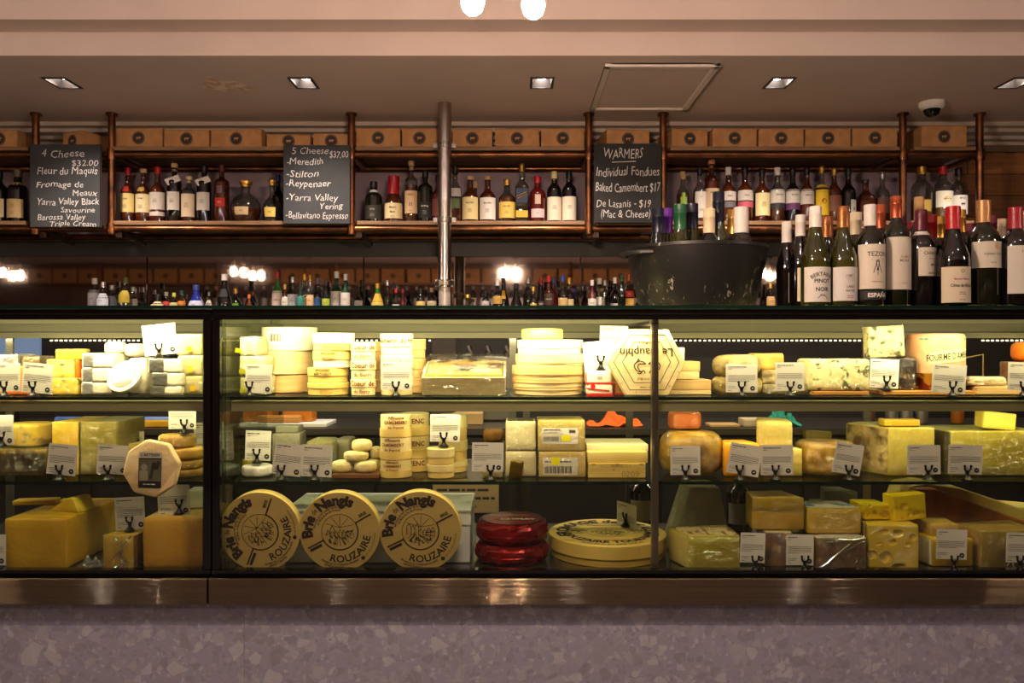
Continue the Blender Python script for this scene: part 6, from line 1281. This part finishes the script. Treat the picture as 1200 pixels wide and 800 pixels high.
for sx_, rzz in ((-1, 198), (1, 18)):
    q = MB(); pts = []
    for k in range(9):
        a = R(-24 + 48 * k / 8); bulge = math.sin(math.pi * k / 8) ** .5 * .045
        pts.append((math.cos(a) * (PR * .985 + bulge), math.sin(a) * (PR * 1.0 + .01)))
    inner = [(math.cos(R(-17 + 34 * k / 8)) * (PR * .975 + .022 * math.sin(math.pi * k / 8)), math.sin(R(-17 + 34 * k / 8)) * PR) for k in range(9)]
    for k in range(8):
        a, b_, c, d = pts[k], pts[k + 1], inner[k + 1], inner[k]
        q.add([(a[0], a[1], -.006), (b_[0], b_[1], -.006), (c[0], c[1], -.006), (d[0], d[1], -.006), (a[0], a[1], .006), (b_[0], b_[1], .006), (c[0], c[1], .006), (d[0], d[1], .006)],
              [(3, 2, 1, 0), (4, 5, 6, 7), (0, 1, 5, 4), (2, 3, 7, 6)])
    q.build('handle', POTM, t, loc=(0, 0, PH - .026), rot=(0, 0, R(rzz)), bevel=.003)
q = MB(); q.box(-.13, .13, -.12, .10, 0, .003); tag(q.build('folded_paper', PAPER, loc=(pc + .01, PY, ZC + .0003), rot=(0, 0, R(4))), 'folded paper sheet under the black pot', 'paper')
gp = 'bottles standing in the black pot'
for lab, cx, yt, Y, w, gl, cm, capf, sh_ in [
    ('wine bottle with black capsule and white rim, leftmost in the pot', 771, 244, .20, 25, 'g', NAVY, .74, 'hock'), ('wine bottle with purple capsule in the pot', 781.5, 244.5, .28, 25, 'o', PURP, .74, 'hock'),
    ('wine bottle with green capsule in the pot', 797, 239.5, .22, 26, 'o', GRN, .74, 'hock'), ('wine bottle with black capsule just right of the green one in the pot', 811, 238.5, .30, 26, 'o', NAVY, .74, 'hock'),
    ('bottle with cream capsule at the middle of the pot', 831, 244.5, .22, 24, 'k', P((214, 196, 160), .5), .74, 'bordeaux'), ('tallest bottle in the pot, with long black capsule', 842, 225, .27, 27, 'o', NAVY, .73, 'burgundy'),
    ('bottle with gold capsule in the pot', 859, 246, .30, 22, 'c', GOLDC, .74, 'bordeaux'), ('clear bottle with white printed capsule, rightmost in the pot', 868.5, 243, .23, 27, 'c', WCAP, .73, 'bordeaux')]:
    bottle(lab, cx, yt, ZC + .018, Y, w, sh_, gl, cm, [(.15, .45, WHT, 140)], capf=capf, name='wine_bottle', grp=gp, capr=1.05)

# ------------------------------------------------------------------ wine bottles on the counter
gw = 'wine bottles lined up on the glass countertop'
def wine(lab, cx, yt, Y, w, shape, gl, cm, labels=(), capf=.775, **k): return bottle(lab, cx, yt, ZC + .0008, Y, w * .94, shape, gl, cm, labels, capf=capf, name='wine_bottle', grp=gw, seg=32, capr=1.05, **k)
DKR = (150, 30, 40)
arch = lambda s, sz, rr, b=.02: [([((rr + v) * math.sin(u / rr), (rr + v) * math.cos(u / rr) - rr) for u, v in vs], fs) for vs, fs in text2d(s, sz, b)]
wine('white-capped dark bottle, first on the countertop beside the pot', 922, 260, .20, 26, 'burgundy', 'k', WCAP, [(.06, .40, (196, 188, 150), 120, [], -40)], capf=.76)
wine('white-capped dark bottle, second on the countertop with part of its label showing', 938, 252, .135, 27, 'burgundy', 'k', WCAP, [(.06, .42, (206, 198, 166), 130, [T('Da', .7, .016)], -60)], capf=.77)
wine('burgundy bottle labelled Pinot Noir with white cap', 955.5, 242, .07, 35, 'burgundy', 'o', WCAP, [(.04, .385, (204, 199, 189), 150, [(arch('BERTAINE', .017, .06), 0, .80, DK, 0), T('PINOT', .60, .017, DK, .03), T('NOIR', .36, .017, DK, .03), (sh(text2d('20 14', .007, .02), 0, 0), 0, .20, DK, 0), (arc2d(.018, 30, 150, .0016, c=(0, -.016)), 0, .16, DK, 0)], -82)], capf=.79)
wine('brown-capped burgundy bottle with insect drawing on its white label', 988, 242, .07, 33, 'burgundy', 'o', BRONZE, [(.05, .385, (198, 193, 186), 150, [(mosquito(.016), 0, .74, (70, 60, 60), 0), T('LAKE', .42, .010, DK), T('HAYES', .30, .010, DK), F(2, .12, (150, 80, 80))], -82)], capf=.785)
wine('brown-capped bottle behind the Pinot Noir bottle', 969, 254, .19, 32, 'burgundy', 'k', BRONZE, capf=.77)
wine('Bordeaux bottle with compass drawing and ESPAÑA strip', 1019.5, 240, .07, 35, 'bordeaux', 'g', WCAP, [(.165, .60, (202, 192, 174), 160, [T('TEZON', .78, .020, (60, 50, 44), .01, .95), (legs_fig(.024), 0, .48, (60, 54, 50), 0), (line2d((-.034, 0), (.034, 0), .002), 0, .93, (190, 110, 110), 0), (line2d((-.034, 0), (.034, 0), .002), 0, .10, (190, 110, 110), 0), T('TEMPRANILLO', .16, .006, (170, 80, 80))], -84), (.06, .15, (20, 18, 18), 150, [T('ESPAÑA', .5, .018, (226, 220, 206), .03)], -80)], capf=.79)
wine('cream-capped bottle behind the compass label bottle', 1003, 249, .19, 30, 'bordeaux', 'k', P((206, 190, 160), .5), capf=.765)
wine('tall copper-capped bottle with long plain white label', 1050, 230, .10, 34, 'bordeaux', 'g', COPC, [(.15, .62, (194, 184, 168), 150, [T('ALMA', .62, .011, (150, 110, 60), .01), T('MORA', .55, .011, (80, 74, 66), .01), F(1, .12, (120, 110, 100))], -80)], capf=.80)
wine('copper-capped bottle half hidden behind the tall plain-label bottle', 1031.5, 240, .19, 30, 'bordeaux', 'k', COPC, capf=.77)
wine('bottle with maroon capsule, white neck band and Chianti label', 1079.5, 246, .11, 34, 'bordeaux', 'k', MAROON, [(.31, .60, (198, 188, 168), 110, [T('CHIANTI', .80, .014, DK, .01), F(1, .6), (cow2d(.012), 0, .38, (90, 70, 80), 0), T('BANFI', .10, .009, DK)], -72), (.735, .775, (196, 190, 186), 360)], capf=.785)
wine('cork-coloured capped bottle behind the Chianti bottle', 1077, 231, .21, 28, 'bordeaux', 'k', P((180, 140, 90), .6), capf=.79)
wine('small red-capped bottle between the Chianti and Rhone bottles', 1090.5, 252, .28, 30, 'bordeaux', 'k', RED, capf=.76)
wine('gold-capped bottle behind the small red-capped one', 1101, 254, .37, 28, 'bordeaux', 'k', GOLDC, capf=.77)
wine('wide burgundy bottle with bright red cap and Côtes du Rhône label', 1117, 242, .055, 38, 'burgundy', 'k', RED, [(.03, .385, (196, 184, 158), 150, [(poly2d([(0, .006), (.006, 0), (0, -.006), (-.006, 0)], .002, True), 0, .88, (120, 100, 70), 0), T('Bernard Reserve', .66, .008, DKR, .03, .9), T('Côtes du Rhône', .48, .013, (60, 50, 46), .03, .8), F(2, .26), F(1, .08)], -86)], capf=.77)
wine('gold-capped bottle just right of the bright red cap', 1125, 246, .20, 31, 'bordeaux', 'k', GOLDC, capf=.77)
wine('gold-capped bottle with wide white tree label', 1152.5, 235, .085, 39, 'bordeaux', 'g', P((176, 130, 84), .4, .4), [(.355, .60, (194, 186, 168), 150, [(disc2d(.010, (.012, 0)), 0, .82, (176, 150, 110), 0), T('PEPPER TREE', .52, .010, (90, 84, 76), .0), F(1, .2)], -86)], capf=.79)
wine('dark red capped bottle behind the tree label bottle on its right', 1161.5, 253, .20, 30, 'bordeaux', 'k', MAROON, capf=.77)
wine('tan-capped bottle in the rear row near the right edge', 1173, 257, .28, 26, 'bordeaux', 'k', P((190, 170, 140), .5), capf=.77)
wine('red-capped bottle with script label near the right edge', 1190, 243, .06, 38, 'bordeaux', 'k', P((150, 26, 40), .35), [(.12, .60, (192, 186, 174), 140, [T('Hollick', .88, .014, DKR, .0), (poly2d([(-.008, 0), (-.004, .01), (.002, -.004), (.008, .008), (.012, -.006)], .002), 0, .64, DK, 0), F(2, .3)], -78)], capf=.78)
wine('cream-capped bottle behind the script label bottle', 1199, 248, .20, 28, 'bordeaux', 'k', P((206, 186, 150), .5), capf=.77)
wine('last dark bottle cut by the right edge of the countertop', 1221, 245, .10, 34, 'bordeaux', 'k', RED, [(.2, .58, WHT, 140)], capf=.77)
wine('dark red capped bottle deep in the rear row behind the tall copper cap', 1056, 254, .31, 27, 'bordeaux', 'k', MAROON, capf=.77)
wine('bright red capped bottle deep in the rear row left of the Chianti bottle', 1069, 261, .38, 24, 'bordeaux', 'k', RED, capf=.77)
wine('dark red capped bottle deep in the rear row left of the tree label bottle', 1136, 262, .32, 26, 'bordeaux', 'k', MAROON, capf=.77)

# ------------------------------------------------------------------ bottles on the mirror ledge (upper halves show above the counter)
_li = 0
gl_ = 'bottles on the ledge in front of the mirror'
def lb(lab, cx, yt, w, shape, gl, cm, labels=(), Y=None, **k):
    global _li; _li += 1
    labels = [(min(l[0] + .10, .5), min(l[1] + .09, .72)) + tuple(l[2:]) for l in labels]
    return bottle(lab, cx, yt, 1.3208, (2.07, 2.17)[_li % 2], w * .93, shape, gl, cm, labels, grp=gl_, seg=18, **k)
LW = lambda c=WHT, a=.25, b=.55: [(a, b, c, 150, [F(2, .5)])]
for row in [
 ('white bottle with white cap at the left end of the ledge bottles', 111, 326, 16, 'cylinder', 'c', WCAP, LW((214, 216, 226), .2, .66)), ('clear bottle with silver neck, second on the ledge', 121, 330, 15, 'whisky', 'c', SILV, LW((200, 206, 220), .2, .6)),
 ('short clear bottle with pale label, third on the ledge', 131, 334, 15, 'whisky', 'c', SILV, LW((150, 160, 180), .3, .6)), ('clear bottle with gold liquid and olive green cap', 147, 325, 16, 'whisky', 'c', P((74, 84, 34), .5), [(.3, .6, (170, 150, 40), 120)]),
 ('short bottle with silver pourer right of the green cap', 156, 336, 13, 'whisky', 'c', SILV, LW((170, 160, 150))), ('small cream labelled bottle with dark stopper', 185, 345, 17, 'whisky', 'k', BLK, LW((226, 206, 160), .3, .66)),
 ('small bottle with white cap and red and yellow label', 195, 342, 11, 'whisky', 'c', WCAP, [(.4, .58, (186, 50, 50), 150), (.2, .38, (216, 180, 60), 150)]), ('yellow-green capped little bottle', 204, 343, 11, 'whisky', 'g', P((190, 190, 70), .5), LW((190, 180, 120))),
 ('orange labelled bottle with teal neck', 213, 340, 11, 'whisky', 'a', P((40, 110, 130), .4), LW((216, 130, 40))), ('blue bottle with pale label', 230, 334, 20, 'slope', 'b', BLUEC, LW((190, 196, 220), .2, .46)),
 ('slim clear bottle with cream label right of the blue bottle', 245, 342, 9, 'whisky', 'c', SILV, LW((220, 214, 200), .2, .66)), ('tall dark bottle with silver cap and tilted white tag', 263, 321, 19, 'slope', 'k', WCAP, [(.5, .58, (30, 30, 36), 100)]),
 ('green bottle with gold cap left of the pendant reflections', 276, 338, 15, 'whisky', 'g', GOLDC, [(.3, .44, (130, 180, 50), 90)]), ('orange bottle with red foot', 292, 345, 9, 'whisky', 'a', P((200, 100, 50), .5), LW((190, 60, 40), .2, .4)),
 ('green bottle with red cap and white label', 325, 319, 13, 'whisky', 'l', RED, [(.2, .52, (222, 206, 196), 150, [T('CAMPO', .4, .010, DKR)])]), ('bottle with amber neck right of the red cap', 334, 333, 9, 'whisky', 'a', GOLDC, LW()),
 ('clear bottle with silver pourer and white label', 343, 324, 14, 'whisky', 'c', SILV, LW((200, 206, 214), .2, .5)), ('slim teal glass bottle on the mirror ledge', 352, 332, 9, 'whisky', 'd', BLK, LW((40, 130, 120))), ('gold-necked clear bottle, left of two', 357, 321, 11, 'whisky', 'c', GOLDC, LW((226, 190, 140), .2, .4)),
 ('gold-necked clear bottle, right of two', 363.5, 322, 9, 'whisky', 'c', GOLDC, LW((216, 180, 130), .2, .46)), ('purple-necked bottle with blue label', 372.5, 326, 12, 'whisky', 'k', P((84, 76, 120), .4), LW((70, 120, 190), .2, .44)), ('bottle with lime green label', 382, 328, 10, 'whisky', 'k', BLK, LW((170, 190, 60), .22, .44)),
 ('green bottle with tall silver cap and white label, left of the green pair', 394.5, 318, 14.5, 'whisky', 'd', WCAP, [(.2, .5, (220, 214, 206), 140, [F(2, .5)])]), ('green bottle with tall silver cap and white label, right of the green pair', 405, 321, 12.5, 'whisky', 'd', WCAP, [(.2, .5, (214, 206, 200), 140, [F(2, .5)])]),
 ('dark bottle with white label beside the green pair', 420, 336, 11, 'whisky', 'k', BLK, LW((200, 190, 176), .3, .5)), ('squat green bottle with golden cap and yellow label', 442.5, 332, 16, 'slope', 'l', GOLDC, [(.2, .40, (222, 196, 90), 150, [F(1, .5)]), (.62, .70, (226, 180, 60), 360)]),
 ('clear bottle with silver neck right of the squat green bottle', 454, 328, 13, 'whisky', 'c', SILV, []), ('small red-necked bottle, left of two', 464, 338, 9, 'whisky', 'k', RED, LW((220, 206, 180), .2, .4)), ('small red-necked bottle, right of two', 472, 338, 9, 'whisky', 'r', RED, []),
 ('dark bottle with white neck label left of the steel pipe', 493, 338, 11, 'bordeaux', 'k', BLK, LW((230, 190, 110), .2, .5)), ('dark bottle with cream label nearest the steel pipe on its left', 506, 337, 12, 'bordeaux', 'k', CORKM, LW((220, 200, 160), .3, .5)),
 ('flat clear flask right of the steel pipe', 548, 345, 20, 'flask', 'c', GOLDC, []), ('dark bottle with white label right of the flask', 569, 340, 10, 'bordeaux', 'k', BLK, LW((206, 200, 200), .3, .55)), ('white capped dark bottle below the left bulb reflection', 583, 328, 12, 'whisky', 'k', WCAP, LW((190, 150, 60), .3, .5)),
 ('black bottle with yellow label below the bulb reflections', 590, 325, 15, 'slope', 'k', BLK, [(.4, .6, (216, 170, 50), 60)]), ('pointed black bottle below the right bulb reflection', 605, 332, 15, 'slope', 'k', BLK, []), ('clear square bottle with glass stopper', 619, 325, 12, 'cylinder', 'c', SILV, []),
 ('slender clear bottle with gold glints', 625, 336, 11, 'whisky', 'c', GOLDC, [(.2, .4, (190, 160, 70), 90)]), ('dark bottle with dark red cap and white lettering', 634, 326, 13, 'slope', 'k', RED, [(.22, .36, (60, 40, 40), 120, [T('IOT', .5, .014, (210, 200, 190))])]), ('bottle with dark red cap and dark label', 643, 323, 13, 'whisky', 'a', RED, [(.24, .5, (60, 40, 36), 140, [T('MOUNT', .5, .010, (200, 190, 170))])]),
 ('blue-capped bottle behind the red-capped pair', 649, 325, 10, 'whisky', 'r', BLUEC, []), ('blue-capped clear bottle, taller', 659.5, 322.5, 13, 'whisky', 'c', BLUEC, [(.2, .4, (200, 170, 110), 120)]), ('gold-capped clear round bottle beside the mirror seam', 667, 325, 15, 'whisky', 'c', GOLDC, [(.2, .4, (216, 196, 140), 90)]),
 ('white-capped red liqueur bottle, first right of the mirror seam', 694, 328, 11, 'whisky', 'r', WCAP, LW((220, 214, 200), .2, .44)), ('white-capped clear rum bottle with bat-like label', 702.5, 326, 14, 'whisky', 'c', WCAP, [(.2, .46, (222, 216, 200), 140, [T('RUM', .2, .012, DKR)])]), ('silver shaker-like bottle behind the clear rum', 709, 328, 9, 'cylinder', 'c', SILV, []),
 ('white-capped dark bottle left of the pot', 720.5, 325, 12, 'whisky', 'k', WCAP, LW((216, 210, 200), .16, .3)), ('dark green capped bottle left of the pot', 728.5, 322, 10, 'whisky', 'g', GRN, []), ('copper-capped bottle with red and yellow label beside the pot', 737, 321, 13, 'whisky', 'c', COPC, [(.40, .54, (200, 60, 50), 150, [F(1, .5, (240, 220, 200))]), (.2, .38, (230, 180, 80), 150)]),
 ('clear bottle just right of the pot', 903, 332, 11, 'whisky', 'c', GOLDC, LW((200, 160, 100))), ('dark bottle right of the pot behind the wine', 912, 330, 10, 'whisky', 'a', BLK, []),
]: lb(*row)
# tilted white tag on the silver-capped dark bottle
random.seed(2)
ob0 = None
for k in range(64):
    xx = -4.2 + k * .131
    if ob0 is None:
        ob0 = bottle('dark bottle with pale label on the shelf opposite the bar, seen in the mirror', 600, 400, 0.9, 0, 30, 'bordeaux', 'k', WCAP, [(.12, .45, (206, 196, 190), 360)], name='wine_bottle', grp='bottles on the opposite shelf', seg=14)
        ob0.location = (xx, -4.0, 1.6602)
    else: dup(ob0, None, (xx, -4.0 + random.uniform(-.03, .03), 1.6602))
